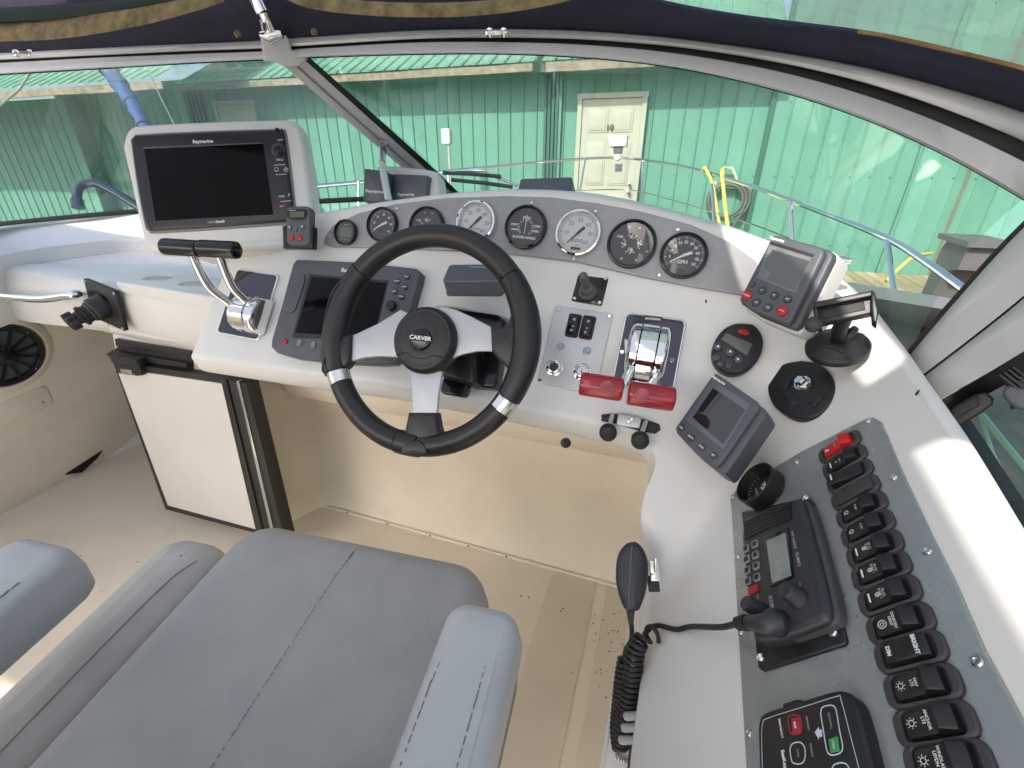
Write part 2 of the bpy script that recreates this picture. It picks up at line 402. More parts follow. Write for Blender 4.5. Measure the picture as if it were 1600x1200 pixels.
# door 10
def door(root_label, pxl, pxr, pytop, number, plain=False):
    xl, xr = Xs(pxl, pytop+8), Xs(pxr, pytop+8); zt = at((pxl+pxr)/2, pytop, Y=WY-.04).z; zb = GX+.25
    d = thing('shed_door', root_label, 'door', Vector(((xl+xr)/2, WY-.03, zb)))
    f = .07
    for a, b in ((xl, xl+f), (xr-f, xr)): wobj('door_frame', box(a, b, WY-.09, WY-.021, zb, zt-f), DOORP, d)
    wobj('door_frame', box(xl-.01, xr+.01, WY-.095, WY-.021, zt-f, zt), DOORP, d)
    wobj('step', box(xl-.1, xr+.1, WY-.35, WY-.022, GX, zb-.005), WOOD, d)
    x0, x1 = xl+f+.004, xr-f-.004; leaf = wobj('leaf', box(x0, x1, WY-.065, WY-.022, zb, zt-f-.004), DOORP, d)
    W = x1-x0; H = zt-f-zb
    if not plain:
        for (u0, u1) in ((.12, .46), (.54, .88)):
            for (v0, v1) in ((.05, .22), (.27, .36), (.42, .72), (.78, .93)):
                bm = B(); poly = [(x0+u0*W, zb+v0*H), (x0+u1*W, zb+v0*H), (x0+u1*W, zb+v1*H), (x0+u0*W, zb+v1*H)]
                MX = Matrix.Translation((0, WY-.062, 0)) @ Matrix.Rotation(R(90), 4, 'X')
                prism(bm, poly, 0, .012, .008, MX); prism(bm, inset(ccw(poly), .03), .0, .020, .012, MX)
                wobj('door_panel', bm, DOORP, d)
    for zz, r in ((1.02, .028), (.90, .032)):
        Mx = Matrix.Translation((x1-.07, WY-.065, GX+.25+zz-.1)) @ Matrix.Rotation(R(90), 4, 'X')
        wobj('door_knob' if r > .03 else 'lock', lathe([(r, 0), (r, .012), (r*.5, .02), (r*.6, .05), (r*.95, .06), (r*.8, .085), (0, .09)], 14, None, Mx), SST, d)
    if number:
        t = text(number, .12, (x0+x1)/2, WY-.092, at(955, 200, Y=WY-.06).z, 0, BLK, None, None, bold=.02, name='number')
        t.matrix_basis = t.matrix_basis @ Matrix.Rotation(R(90), 4, 'X'); Mi = Matrix.Translation(-d.location); t.parent = d; t.matrix_parent_inverse = Mi
    return d
door('cream panelled shed door with the number ten and two brass locks', 905, 1013, 145, '10')
door('plain cream shed door showing above the big screen pod', 339, 402, 157, '', True)
bm = B(); x = Xs(880, 140)
# electric post
pxp = at(703, 260, Y=7.6); post = thing('power_post', 'slim white electric post with a square cap box before the green wall', 'post', Vector((pxp.x, 7.6, GX)))
zt = at(698, 210, Y=7.6).z
wobj('pole', tube([(pxp.x, 7.6, GX), (pxp.x, 7.6, zt-.1)], .022, 10), mat('dull_pvc', (.45, .45, .40), .6), post)
wobj('cap_box', rbox(-.075, .075, -.14, .08, -.05, .05, .02, .012, M=Matrix.Translation((pxp.x-.03, 7.6, zt)) @ Matrix.Rotation(R(90), 4, 'X')), WPL, post)
# hose hanger with hose
hc = at(1138, 300, Y=WY-.12); hang = thing('hose_hanger', 'cream metal hose hanger with a dark coiled hose on the green wall', 'hose hanger', hc)
CRM = mat('cream_metal', (.55, .55, .40), .5)
Mh = Matrix.Translation(hc) @ Matrix.Rotation(R(90), 4, 'X')
hp = [loc(Mh, a, b) for a, b in ((1127, 283), (1133, 262), (1144, 262), (1152, 282))]
wobj('bracket', tube([Mh @ Vector((x, y, 0)) for x, y in hp], .02, 6), CRM, hang)
wobj('bracket', tube([Mh @ Vector((*loc(Mh, a, b), 0)) for a, b in ((1117, 283), (1120, 291), (1150, 293), (1154, 284))], .02, 6), CRM, hang)
for off, rr in ((0, .27), (.02, .30), (-.02, .24)):
    wobj('hose', tube([hc+Vector((rr*math.sin(a)+off, -.03+off, -.12+rr*.95*math.cos(a))) for a in [i*2*math.pi/28 for i in range(29)]], .022, 8), mat('dark_hose', (.10, .11, .10), .6), hang)
wobj('hose', tube([hc+Vector((.26, -.02, 0)), hc+Vector((.25, -.03, -.25)), hc+Vector((.16, -.03, -.5))], .02, 8), MATS['dark_hose'], hang)
# dock steps on the planks beside the gable wall
sp_ = [(1464, 374), (1488, 372), (1503, 380), (1497, 400), (1478, 452), (1463, 478), (1430, 520), (1424, 492), (1440, 440)]
dsY = 3.4; Ms = Matrix.Translation(at(1465, 430, Y=dsY)) @ Matrix.Rotation(R(90), 4, 'X')
poly = [loc(Ms, *p) for p in sp_]
ds = thing('dock_steps', 'grey moulded plastic boarding steps standing on the wooden dock', 'steps', Vector((at(1465, 430, Y=dsY).x, dsY, GX)))
gp = mat('grey_moulded_plastic', (.10, .10, .10), .6, var=.1)
x0 = at(1440, 440, Y=dsY).x; x1 = at(1500, 380, Y=dsY).x; zt = at(1485, 374, Y=dsY).z
side = [(0, GX), (0, zt-.35), (.05, zt-.05), (.10, zt), (.5, zt), (.5, zt-.12), (.30, zt-.15), (.22, zt-.3), (.2, zt-.5), (.55, zt-.55), (.62, zt-.65), (.55, zt-.75), (.62, GX)]
bm = B(); mx = Matrix(((0, 0, 1, x0+.02), (-1, 0, 0, dsY), (0, 1, 0, 0), (0, 0, 0, 1)))
prism(bm, [(a*.55, b) for a, b in side], 0, .17, 0, mx); wobj('step_body', bm, gp, ds)
wobj('top_tread', box(x0, x0+.21, dsY-.31, dsY+.02, zt+.002, zt+.03), gp, ds)
# blue furled cover of a neighbouring boat and wires
bc = thing('furled_cover', 'bright blue canvas cover rolled on a spar, seen through the port windscreen', 'boat cover', P(190, 150, 3.2))
pts = cr([P(128, 40, 3.3), P(150, 80, 3.25), P(182, 125, 3.2), P(206, 160, 3.15), P(222, 190, 3.1), P(238, 225, 3.05)], 5)
rad = [.066+.008*math.sin(i*1.9)-.0014*i for i in range(len(pts))]
wobj('rolled_canvas', tube(pts, rad, 14), mat('blue_canvas', (.012, .055, .20), .7, var=.35, vscale=7, bump=.5, bscale=14, bdist=.02), bc)
for i in (8, 15, 21): wobj('lashing', tube([pts[i], pts[i]+(pts[i+1]-pts[i])*.25], rad[i]*1.06, 14), mat('dark_blue_webbing', (.01, .03, .09), .8), bc)
tag(obj('rigging_wire', tube([P(208, 60, 3.3), P(250, 150, 3.2), P(275, 200, 3.1)], .004, 6), SST), 'thin steel wire hanging beside the rolled blue cover', 'wire')
tag(obj('rigging_wire', tube([P(-30, 190, 2.9), P(30, 140, 3.0), P(60, 95, 3.1)], .007, 6), mat('grey_rope', (.35, .35, .30), .8)), 'taut grey line crossing the upper port corner of the windscreen', 'line')

# ================================================================ the boat: hull and decks
bm = B()
xc = -.75
def deckrow(y, hw, z): return [Vector((xc+hw*math.sin(a), y, z-.10*abs(math.sin(a))**3)) for a in [math.pi*(k/16-.5) for k in range(17)]]
rows = [deckrow(y, hw, z) for y, hw, z in ((1.45, 1.72, 1.04), (1.8, 1.66, .90), (2.3, 1.58, .74), (3.2, 1.40, .72), (4.2, 1.10, .74), (5.0, .80, .78), (5.6, .45, .82), (6.0, .14, .84))]
fd = slab(rows, Vector((0, 0, -.03)))
fdo = tag(obj('foredeck', fd, GEL), 'white moulded foredeck running from the windscreen to the bow', 'foredeck'); fdo['kind'] = 'structure'; del fdo['category']; del fdo['label']
side_h = [deckrow(y, hw, z) for y, hw, z in ((1.45, 1.72, 1.04), (1.8, 1.66, .90), (2.3, 1.58, .74), (3.2, 1.40, .72), (4.2, 1.10, .74), (5.0, .80, .78), (5.6, .45, .82), (6.0, .14, .84))]
bm = B()
for e in (0, -1):
    top = [Vector((xc+(1.62 if e else -1.9), y, .84)) for y in (-2.6, -1, .3)]+[r[e]+Vector((0, 0, -.02)) for r in side_h]
    low = [Vector((xc+(p.x-xc)*(.9 if p.y < 4 else .6), p.y-(0 if p.y < 4 else .5), -1.0)) for p in top]
    loft([top, low], bm)
struct(obj('hull_side', bm, GEL))
bm = B(); slab([[Vector((.42, -2.6, .85)), Vector((.86, -2.6, .84))], [Vector((.42, .3, .85)), Vector((.86, .3, .84))], [Vector((.50, 1.2, .86)), Vector((.88, 1.2, .85))], [Vector((.60, 1.8, .84)), Vector((.86, 1.8, .83))]], Vector((0, 0, -.03)), bm)
struct(obj('side_deck', bm, mat('side_deck_grey', (.16, .16, .13), .7, var=.3, vscale=14)))
# bow rail
rail = thing('bow_rail', 'polished steel rail running round the bow above the foredeck', 'railing', P(960, 247, 5.6))
rp = [P(480, 292, 3.0), P(600, 281, 3.5), P(695, 268, 4.2), P(780, 260, 4.8), P(860, 252, 5.3), P(925, 247.5, 5.6), P(965, 246.5, 5.7), P(1003, 250, 5.4), P(1060, 259, 4.8), P(1112, 272, 4.2), P(1175, 291, 3.5), P(1240, 315, 3.0), P(1320, 345, 2.5), P(1395, 377, 2.15), P(1445, 408, 1.9), P(1500, 448, 1.7), P(1570, 500, 1.5)]
wobj('top_tube', tube(cr(rp, 4), .0145, 10), CHR, rail)
rl = [P(860, 300, 5.2), P(960, 296, 5.5), P(1003, 300, 5.3), P(1112, 331, 4.15), P(1180, 352, 3.5), P(1240, 375, 3.0)]
wobj('lower_wire', tube(cr(rl, 4), .006, 8), SST, rail)
for a, b, t0, t1 in (((915, 248), (903, 300), 5.55, 5.3), ((1003, 251), (1001, 335), 5.4, 5.2), ((1112, 273), (1112, 372), 4.2, 4.0), ((1235, 314), (1236, 400), 3.0, 2.9), ((1385, 373), (1375, 535), 2.2, 1.9), ((700, 268), (702, 330), 4.2, 4.1), ((560, 284), (556, 330), 3.3, 3.2)):
    p, q = P(*a, t0), P(*b, t1); q.z = .80
    wobj('stanchion', tube([p, q], .0125, 10), CHR, rail)
# bow light on its bracket
bl = thing('bow_light', 'square white navigation light on a round base at the bow rail', 'light', P(965, 262, 5.7))
Mb = frame(P(966, 240, 5.7), (1, 0, 0), (0, -1, .05))
prism(b_ := B(), [loc(Mb, *p) for p in ((951, 212), (981, 212), (979, 229), (953, 230))], -.1, .05, .015); obj('lamp_housing', b_, WPL, bl, None); bl.matrix_basis = Mb; bl['_m'] = [v for r in Mb for v in r]
prism(b_ := B(), [loc(Mb, *p) for p in ((958, 230), (973, 230), (971, 240), (959, 240))], -.06, .02, .004); obj('neck', b_, GPL, bl)
prism(b_ := B(), circ(*loc(Mb, 965, 246), .045, .036, 20), -.05, .05, .012); obj('base_dome', b_, WPL, bl)
prism(b_ := B(), [loc(Mb, *p) for p in ((961, 256), (972, 256), (971, 268), (961, 268))], -.04, .01, .003); obj('bracket', b_, GPL, bl)
YEL = mat('yellow_rope', (.62, .50, .10), .75, var=.15, vscale=60)
tag(obj('rope', tube(cr([P(1098, 266, 4.3), P(1101, 262, 4.25), P(1106, 270, 4.2), P(1113, 287, 4.15), P(1119, 320, 4.1), P(1127, 368, 4.0), P(1131, 390, 3.95)], 4), .013, 8), YEL), 'yellow rope looped over the bow rail, port one of two', 'rope')
tag(obj('rope', tube(cr([P(1133, 262, 4.05), P(1128, 268, 4.0), P(1130, 290, 3.95), P(1134, 330, 3.9), P(1139, 365, 3.8), P(1141, 395, 3.75)], 4), .015, 8), YEL), 'thick yellow rope hanging straight down in front of the hose hanger', 'rope')
tag(obj('rope', tube(cr([P(1384, 440, 2.4), P(1410, 415, 2.45), P(1430, 400, 2.5), P(1455, 396, 2.6)], 4), .010, 8), YEL), 'yellow rope slanting down behind the starboard rail', 'rope')
# wiper
wp = thing('wiper', 'windscreen wiper with long thin arm parked at the base of the centre glass', 'wiper', P(800, 285, 1.5))
for a, b, r, m_ in (((692, 270), (782, 276), .006, RUB), ((700, 268), (760, 267), .004, SST), ((705, 281), (800, 292), .006, RUB), ((760, 272), (808, 290), .005, SST)):
    wobj('wiper_arm', tube([P(*a, 1.5), P((a[0]+b[0])/2, (a[1]+b[1])/2-1, 1.5), P(*b, 1.46)], r, 8), m_, wp)

# ================================================================ cockpit
FL = mat('nonskid_sole', (.70, .63, .51), .55, var=.05, vscale=3, bump=.0)
n = FL.node_tree.nodes; L = FL.node_tree.links
vo = n.new('ShaderNodeTexVoronoi'); vo.inputs['Scale'].default_value = 150; vo.inputs['Randomness'].default_value = .12
bp = n.new('ShaderNodeBump'); bp.inputs['Strength'].default_value = .45; bp.inputs['Distance'].default_value = .0016
tcn = n.new('ShaderNodeTexCoord'); L.new(tcn.outputs['Object'], vo.inputs['Vector']); L.new(vo.outputs[0], bp.inputs['Height']); L.new(bp.outputs[0], n['Principled BSDF'].inputs['Normal'])
bm = box(-2.75, 1.0, -2.6, 2.2, -.05, 0); cs = struct(obj('cockpit_sole', bm, CREAM))
# non-skid fields laid 4 mm proud with a smooth margin
c1, c2 = at(935, 905, Z=.004), at(1022, 945, Z=.004); dr = (c2-c1).normalized()
bm = B(); q0 = c1-dr*.01
f1 = [c1-dr*.60, c1+dr*.0, c1+dr*.0+Vector((0, -1.2, 0)), c1-dr*.60+Vector((0, -1.2, 0))]
f2 = [c1+dr*.035, c1+dr*.9, c1+dr*.9+Vector((0, -1.6, 0)), c1+dr*.035+Vector((0, -1.6, 0))]
for f in (f2,):
    prism(bm, [(p.x, p.y) for p in f], .0, .004, .0015)
obj('nonskid_field', bm, FL, cs)
bm = B(); prism(bm, [(p.x, p.y) for p in (c1-dr*.16, c1-dr*.004, c1-dr*.004+Vector((0, -1.6, 0)), c1-dr*.16+Vector((0, -1.6, 0)))], 0, .004, .0015); obj('nonskid_field', bm, FL, cs)
# footwell: back wall, side wall, seam bead
A0 = at(508, 790, Z=0); A1 = at(1010, 928, Z=0); A00 = at(438, 822, Z=0)
dA = (A1-A0).normalized(); A2 = A1+dA*.5
fw = []
prof = [(0, .0), (.015, .002), (.04, .02), (.25, .05), (.42, .06), (.50, .03), (.56, -.07), (.66, -.12), (.9, -.14)]
nrm = Vector((-dA.y, dA.x, 0))
base = cr([A00+Vector((0, -.03, 0)), A00+(A0-A00)*.55, A0-(A0-A00)*.12, A0+dA*.05, A0+dA*.25, A0+dA*.6, A2], 6)
rows = []
for z, d in prof:
    r = []
    for i, p in enumerate(base):
        dd = (base[min(i+1, len(base)-1)]-base[max(i-1, 0)]).normalized(); nn = Vector((-dd.y, dd.x, 0))
        r.append(p+nn*(d if d > 0 else d*max(0, min(1, (i-8)/6)))+Vector((0, 0, z)))
    rows.append(r)
well = struct(obj('footwell_wall', slab(rows, Vector((0, .02, 0))), CREAM))
bead = thing('sole_seam', 'raised cream bead with rust spots along the foot of the footwell wall', 'seam bead', A0)
wobj('bead', tube([A0+dA*t+Vector((0, -.006, .004)) for t in [i*.06 for i in range(0, 24)]], .006, 8), CREAM, bead)
rust = mat('rust_spot', (.22, .09, .03), .8)
bm = B()
for i, t in enumerate((.12, .31, .50, .66, .81)):
    lathe([(.004, 0), (.003, .0035), (0, .004)], 8, bm, Matrix.Translation(A0+dA*t+Vector((0, -.012, .006))))
stuff(wobj('rust_spots', bm, rust, bead))
for px, py in ((813, 935), (830, 937)):
    p = at(px, py, Z=0.0)
bm = B()
for px, py in ((814, 931), (826, 933), (876, 955), (880, 951)): lathe([(.0035, 0), (.0025, .0012), (0, .0015)], 7, bm, Matrix.Translation(at(px, py, Z=.004)))
stuff(wobj('rust_spots', bm, rust, bead))
# small leaf crumbs and dirt on the sole
bm = B(); rd = random.Random(4)
for i in range(100):
    if i < 62: px, py = rd.gauss(955, 30), rd.gauss(1000, 40)
    else: px, py = rd.uniform(20, 260), rd.uniform(830, 1100)
    if not (px < 1000): continue
    p = at(px, py, Z=.0045); s = rd.uniform(.0006, .0022)
    lathe([(s, 0), (s*.6, s*.5), (0, s*.6)], 5, bm, Matrix.Translation(p) @ Matrix.Rotation(rd.random()*3, 4, 'Z') @ Matrix.Diagonal((1.6, 1, 1, 1)))
dd = stuff(obj('dirt', bm, mat('leaf_dirt', (.10, .065, .03), .9))); dd['label'] = 'scattered dark crumbs of dirt on the cream cockpit sole'; dd['category'] = 'dirt'
# ---------------------------------------------------------------- port side of the cockpit
DY = .95
pw = []
def wallrow(X, zz, ys): return [Vector((X, y, zz)) for y in ys]
ys = [-2.6, -1, 0, .5, .9, 1.2, 1.6, 2.1]
lin = struct(obj('hull_liner', slab([wallrow(-2.44, 0, ys), wallrow(-2.42, .06, ys), wallrow(-2.36, .35, ys), wallrow(-2.30, .62, ys), wallrow(-2.27, .80, ys), wallrow(-2.25, .90, ys)], Vector((-.03, 0, 0))), CREAM))
PL = Plane((-2.42, .9, .06), Vector((1, 0, 0)).cross(Vector((0, 1, 0))).cross(Vector((0, 1, 0))))
_p1, _p2, _p3 = Vector((-2.42, 0, .06)), Vector((-2.42, 1, .06)), Vector((-2.285, 0, .71))
PL = Plane(_p1, (_p2-_p1).cross(_p3-_p1))
if PL.n.x < 0: PL.n = -PL.n
# speaker
c = PL.off(.012).at(8, 556); Ms = frame(c, (0, 1, 0), PL.n)
sp = thing('speaker', 'round black loudspeaker with spoked grille in the cream port wall', 'speaker', Ms)
rr = .118
obj('surround', lathe([(rr*1.30, -.012), (rr*1.28, -.004), (rr*1.12, .004), (rr*1.05, .002), (rr*1.05, -.02)], 40), CREAM, sp)
obj('rim', lathe([(rr, -.02), (rr, .008), (rr*.96, .014), (rr*.86, .012), (rr*.82, .004), (rr*.82, -.004)], 40), BLK, sp)
obj('cone', lathe([(rr*.84, -.002), (rr*.6, -.006), (rr*.2, -.010)], 32), mat('cone_grey', (.07, .085, .10), .5), sp)
obj('hub', lathe([(rr*.24, -.008), (rr*.24, .014), (rr*.18, .018), (0, .019)], 24), BLKG, sp)
for i in range(12):
    a = R(30*i+8); bm = B(); box(rr*.2, rr*.86, -.0035, .0035, .004, .013, bm, rot2(a)); obj('spoke', bm, BLK, sp)
for a in (40, 130, 220, 310): screw(sp, rr*.9*math.cos(R(a)), rr*.9*math.sin(R(a)), .012)
# hatch panel under it
hp = PL.off(.008); Mh2 = frame(hp.at(20, 640), (0, 1, 0), PL.n)
ht = thing('wall_hatch', 'flush cream access panel with one screw below the loudspeaker', 'hatch', Mh2)
poly = [loc(Mh2, *p) for p in ((-40, 648), (66, 604), (73, 606), (82, 626), (79, 633), (-40, 684))]
prism(b_ := B(), poly, -.015, 0, .003); obj('panel', b_, CREAM, ht)
q = loc(Mh2, 67, 629); screw(ht, q[0], q[1], 0, .006)
poly2 = [loc(Mh2, *p, -.006) for p in ((-40, 640), (68, 598), (80, 602), (88, 628), (82, 640), (-40, 692))]
# drain gap
g = PL.off(.004); bm = B(); Mg = frame(g.at(140, 720), (0, 1, 0), PL.n)
prism(bm, [loc(Mg, *p) for p in ((103, 742), (160, 704), (152, 716), (128, 738))], -.012, .001); tag(obj('drain_slot', bm, mat('dark_gap', (.01, .009, .008), .9), None, Mg), 'dark drain gap at the foot of the port wall', 'drain')
# port console: face, lip, tray, ledge, cup holder block
CY0 = .92
face_t = [(-120, 405), (-60, 412), (0, 420), (60, 428), (130, 438), (182, 449), (250, 457), (330, 470), (380, 478)]
face_b = [(-120, 482), (-60, 488), (0, 496), (60, 505), (120, 512), (165, 518), (170, 520), (300, 549), (360, 560)]
top = cr([at(a, b, Z=.955) for a, b in face_t], 5)
def mid(a, b, k): return a+(b-a)*k
botp = cr([at(a, b, Y=CY0+.02) for a, b in face_b], 5)
rows = [[p+Vector((0, .10, 0)) for p in top], [p+Vector((0, .03, .002)) for p in top], [p+Vector((0, .008, -.004)) for p in top], [p+Vector((0, 0, -.014)) for p in top]]
rows += [[Vector((a.x+(b.x-a.x)*k, a.y+(b.y-a.y)*k-.012*math.sin(k*3.14), (a.z-.014)+(b.z-a.z+.014)*k)) for a, b in zip(top, botp)] for k in (.35, .7, 1)]
rows += [[p+Vector((0, .015, -.006)) for p in botp], [p+Vector((0, .10, -.006)) for p in botp]]
pc = thing('port_console', 'white moulded console to port with open tray, handrail and drink holders', 'console', Vector((-1.9, .95, .9)))
wobj('console_face', loft(rows), GEL, pc, smooth=60)
tl = [Vector((x, 1.02, .80)) for x in (-3.2, -1.05)]; tb = [Vector((x, 1.75, .82)) for x in (-3.2, -1.05)]
wobj('tray_floor', slab([tl, tb], Vector((0, 0, -.02))), GEL, pc)
xt_ = at(215, 388, Z=.945).x
bm = B(); prism(bm, rrect(xt_, -1.0, 1.012, 1.9, .03), .80, .948, .01); wobj('console_top', bm, GEL, pc)
lipb = [Vector((-2.3+i*.15, 1.0, .884)) for i in range(9)]
wobj('tray_lip', slab([[Vector((p.x, 1.0, .955)) for p in lipb], [Vector((p.x, 1.018, .95)) for p in lipb], [Vector((p.x, 1.03, .79)) for p in lipb]], Vector((0, -.012, -.004))), GEL, pc)
# ledge at the foot of the windscreen
lf = [(-60, 412), (0, 399), (60, 388), (120, 381), (185, 374), (240, 372), (300, 371)]
lb = [(-60, 372), (0, 360), (60, 352), (120, 345), (205, 334), (260, 330), (320, 326)]
f_ = cr([at(a, b, Z=1.0) for a, b in lf], 4); b2 = cr([at(a, b, Z=1.05) for a, b in lb], 4)
wobj('ledge', loft([[p+Vector((0, .01, -.22)) for p in f_], [p+Vector((0, .0, -.012)) for p in f_], [p+Vector((0, .012, 0)) for p in f_], [p+Vector((0, -.02, -.004)) for p in b2], [p for p in b2], [p+Vector((0, .05, .01)) for p in b2]]), GEL, pc, smooth=60)
# drink holder block
Mc = frame(at(275, 440, Z=.975), (1, 0, 0), (0, 0, 1))
blk = [loc(Mc, *p) for p in ((181, 440), (232, 419), (300, 428), (380, 440), (372, 468), (326, 463))]
prism(b_ := B(), blk, -.03, .0, .006); cb = wobj('holder_block', (bmesh.ops.transform(b_, matrix=Mc, verts=b_.verts), b_)[1], GEL, pc)
for px, py in ((245, 434.5), (302, 443)):
    q = loc(Mc, px, py, .001); bm = B()
    for v in (0,): lathe([(.0385, .0), (.040, .004), (.037, .0035), (.036, -.0), (.035, .001)], 32, bm, Mc @ T(q[0], q[1], -.001))
    wobj('holder_rim', bm, GEL, pc)
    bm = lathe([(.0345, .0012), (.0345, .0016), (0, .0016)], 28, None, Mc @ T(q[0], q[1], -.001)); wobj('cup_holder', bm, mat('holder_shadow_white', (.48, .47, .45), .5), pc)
# bulkhead above the door with black channel
BM = frame(at(260, 540, Y=DY-.02), (1, 0, 0), (0, -1, 0))
bh = thing('bulkhead', 'white bulkhead between the port console and the cabin door', 'bulkhead', BM)
def lp(M, pts, z=0.): return [loc(M, *p, z) for p in pts]
prism(b_ := B(), lp(BM, ((168, 512), (340, 552), (350, 618), (182, 585), (176, 560))), -.03, -.012, .001); obj('panel', b_, GEL, bh)
prism(b_ := B(), lp(BM, ((170, 508), (345, 532), (345, 546), (172, 518))), -.03, .002, .004); obj('moulding', b_, GEL, bh)
prism(b_ := B(), lp(BM, ((179, 530), (297, 550), (297, 561), (181, 541))), -.012, .000, .001); obj('channel_top', b_, BLK, bh)
prism(b_ := B(), lp(BM, ((172, 552), (183, 541), (297, 560), (297, 583), (178, 563))), -.012, -.004, .001); obj('channel_back', b_, RUB, bh)
prism(b_ := B(), lp(BM, ((172, 551), (180, 546), (297, 566), (297, 573), (176, 556))), -.012, .012, .001); obj('channel_lip', b_, BLK, bh)
# cabin door
DM = frame(at(300, 690, Y=DY-.045), (1, 0, 0), (0, -1, 0))
dr_ = thing('cabin_door', 'white sliding cabin door with black edge trim and black latch', 'door', DM)
dc = ((174, 566), (352, 592), (412, 838), (257, 797))
prism(b_ := B(), lp(DM, dc), -.03, -.004, .001); obj('trim', b_, RUB, dr_)
prism(b_ := B(), lp(DM, ((182, 576), (347, 600), (402, 828), (262, 790))), -.02, 0, .002); obj('leaf', b_, mat('door_laminate', (.68, .655, .60), .4, var=.03, vscale=4), dr_)
prism(b_ := B(), lp(DM, ((176, 564), (214, 566), (221, 587), (214, 588), (181, 583)), .016), -.01, .016, .003); obj('latch', b_, BLK, dr_)
prism(b_ := B(), lp(DM, ((187, 576), (205, 579), (206, 587), (190, 584)), .019), .012, .0195, .001); obj('latch_plate', b_, SST, dr_)
prism(b_ := B(), lp(DM, ((172, 556), (212, 563), (212, 570), (174, 566)), .02), -.02, .02, .002); obj('latch_hood', b_, BLK, dr_)
for p in ((180, 578), (210, 586)):
    q = loc(DM, *p, .016); screw(dr_, q[0], q[1], .016, .003)
TM = frame(at(395, 720, Y=DY-.05), (1, 0, 0), (0, -1, 0))
tk = thing('door_track', 'black upright door track with a polished strip, right of the white cabin door', 'track', TM)
prism(b_ := B(), lp(TM, ((344, 592), (382, 600), (446, 850), (402, 840))), -.05, 0, .002); obj('channel', b_, RUB, tk)
prism(b_ := B(), lp(TM, ((346, 592), (353, 594), (413, 842), (406, 842)), .006), -.0, .006, .001); obj('flange', b_, BLK, tk)
prism(b_ := B(), lp(TM, ((369, 596), (373, 597), (432, 848), (427, 848)), .004), -.01, .004, .001); obj('strip', b_, SST, tk)
prism(b_ := B(), lp(TM, ((377, 597), (384, 599), (447, 850), (439, 850)), .006), -.01, .006, .001); obj('flange', b_, BLK, tk)
# handrail on the port console
hr = thing('handrail', 'polished steel grab rail along the front of the port console', 'handrail', at(60, 465, Y=CY0-.05))
yy = CY0-.05
wobj('rail', tube(cr([at(-90, 452, Y=yy), at(-40, 458, Y=yy), at(10, 463, Y=yy), at(60, 467, Y=yy), at(92, 464, Y=yy), at(112, 461, Y=yy), at(122, 459, Y=yy+.02), at(127, 459, Y=yy+.06)], 5), .0125, 14), CHR, hr)
# pull out black stop knob
KM = frame(at(166, 475, Y=CY0-.012), (1, 0, -.15), (-.12, -1, .05))
kn = thing('stop_knob', 'black rubber plunger knob on a square flange, port console', 'knob', KM)
fp = lp(KM, ((137, 449), (174, 451), (194, 500), (190, 503), (160, 500), (152, 482)))
prism(b_ := B(), inset(ccw(rrect(*(lambda a: (min(x for x, y in a), max(x for x, y in a), min(y for x, y in a), max(y for x, y in a)))(fp), .006)), 0), -.006, .006, .002); obj('flange', b_, BLK, kn)
bb = (lambda a: (min(x for x, y in a), max(x for x, y in a), min(y for x, y in a), max(y for x, y in a)))(fp)
for x in (bb[0]+.008, bb[1]-.008):
    for y in (bb[2]+.008, bb[3]-.008): screw(kn, x, y, .006, .0045)
cx, cy = (bb[0]+bb[1])/2, (bb[2]+bb[3])/2
_ax = KM.inverted() @ P(112, 502, 1/ (1/( (KM.translation-CAMP).dot(Vector((-SY*CP, CY*CP, -SP)))) )-.055); Mk = frame(Vector((cx, cy, 0)), (1, 0, 0), _ax-Vector((cx, cy, 0)))
obj('boot', lathe([(.036, .0), (.036, .035), (.033, .040), (.030, .042), (.030, .046), (.026, .050), (.026, .060), (.030, .062), (.030, .070), (.020, .073), (.017, .09)], 32), BLK, kn, Mk)
bm = B(); prism(bm, [(.026*(1+.10*math.cos(8*a))*math.cos(a), .026*(1+.10*math.cos(8*a))*math.sin(a)) for a in [i*2*math.pi/64 for i in range(64)]], .085, .108, .004); obj('grip', bm, BLK, kn, Mk)
obj('badge', lathe([(.007, .107), (.007, .1095), (0, .1095)], 16), mat('faded_red', (.10, .03, .02), .6), kn, Mk)

# ---------------------------------------------------------------- the moulded dash
ST = [((372, 384), (364, 392), (299, 556), 0.), ((440, 357), (450, 389), (400, 571), 0.), ((487, 336), (520, 388), (500, 585), 0.),
      ((600, 315), (610, 389), (600, 597), 0.), ((731, 300), (720, 392), (725, 620), 0.), ((825, 298), (815, 399), (830, 640), 0.),
      ((912, 304), (905, 414), (925, 660), 0.), ((1006, 322), (1000, 434), (1000, 680), .0), ((1106, 350), (1085, 454), (1022, 705), .25),
      ((1165, 371), (1150, 468), (1022, 735), .5), ((1235, 400), (1210, 479), (1008, 770), .8), ((1320, 452), (1285, 500), (1003, 800), 1.),
      ((1380, 525), (1345, 550), (1006, 822), 1.), ((1425, 592), (1405, 615), (1016, 846), 1.), ((1490, 692), (1465, 715), (1026, 872), 1.),
      ((1585, 860), (1560, 880), (1020, 950), 1.), ((1690, 1040), (1655, 1055), (1004, 1060), 1.), ((1790, 1230), (1750, 1235), (987, 1200), 1.), ((1890, 1420), (1840, 1420), (968, 1420), 1.)]
ND = 8
rim = cr([Vector((*s[0], 0)) for s in ST], ND); crs = cr([Vector((*s[1], 0)) for s in ST], ND); lip = cr([Vector((*s[2], 0)) for s in ST], ND); sd = cr([Vector((s[3], 0, 0)) for s in ST], ND)
cols = []
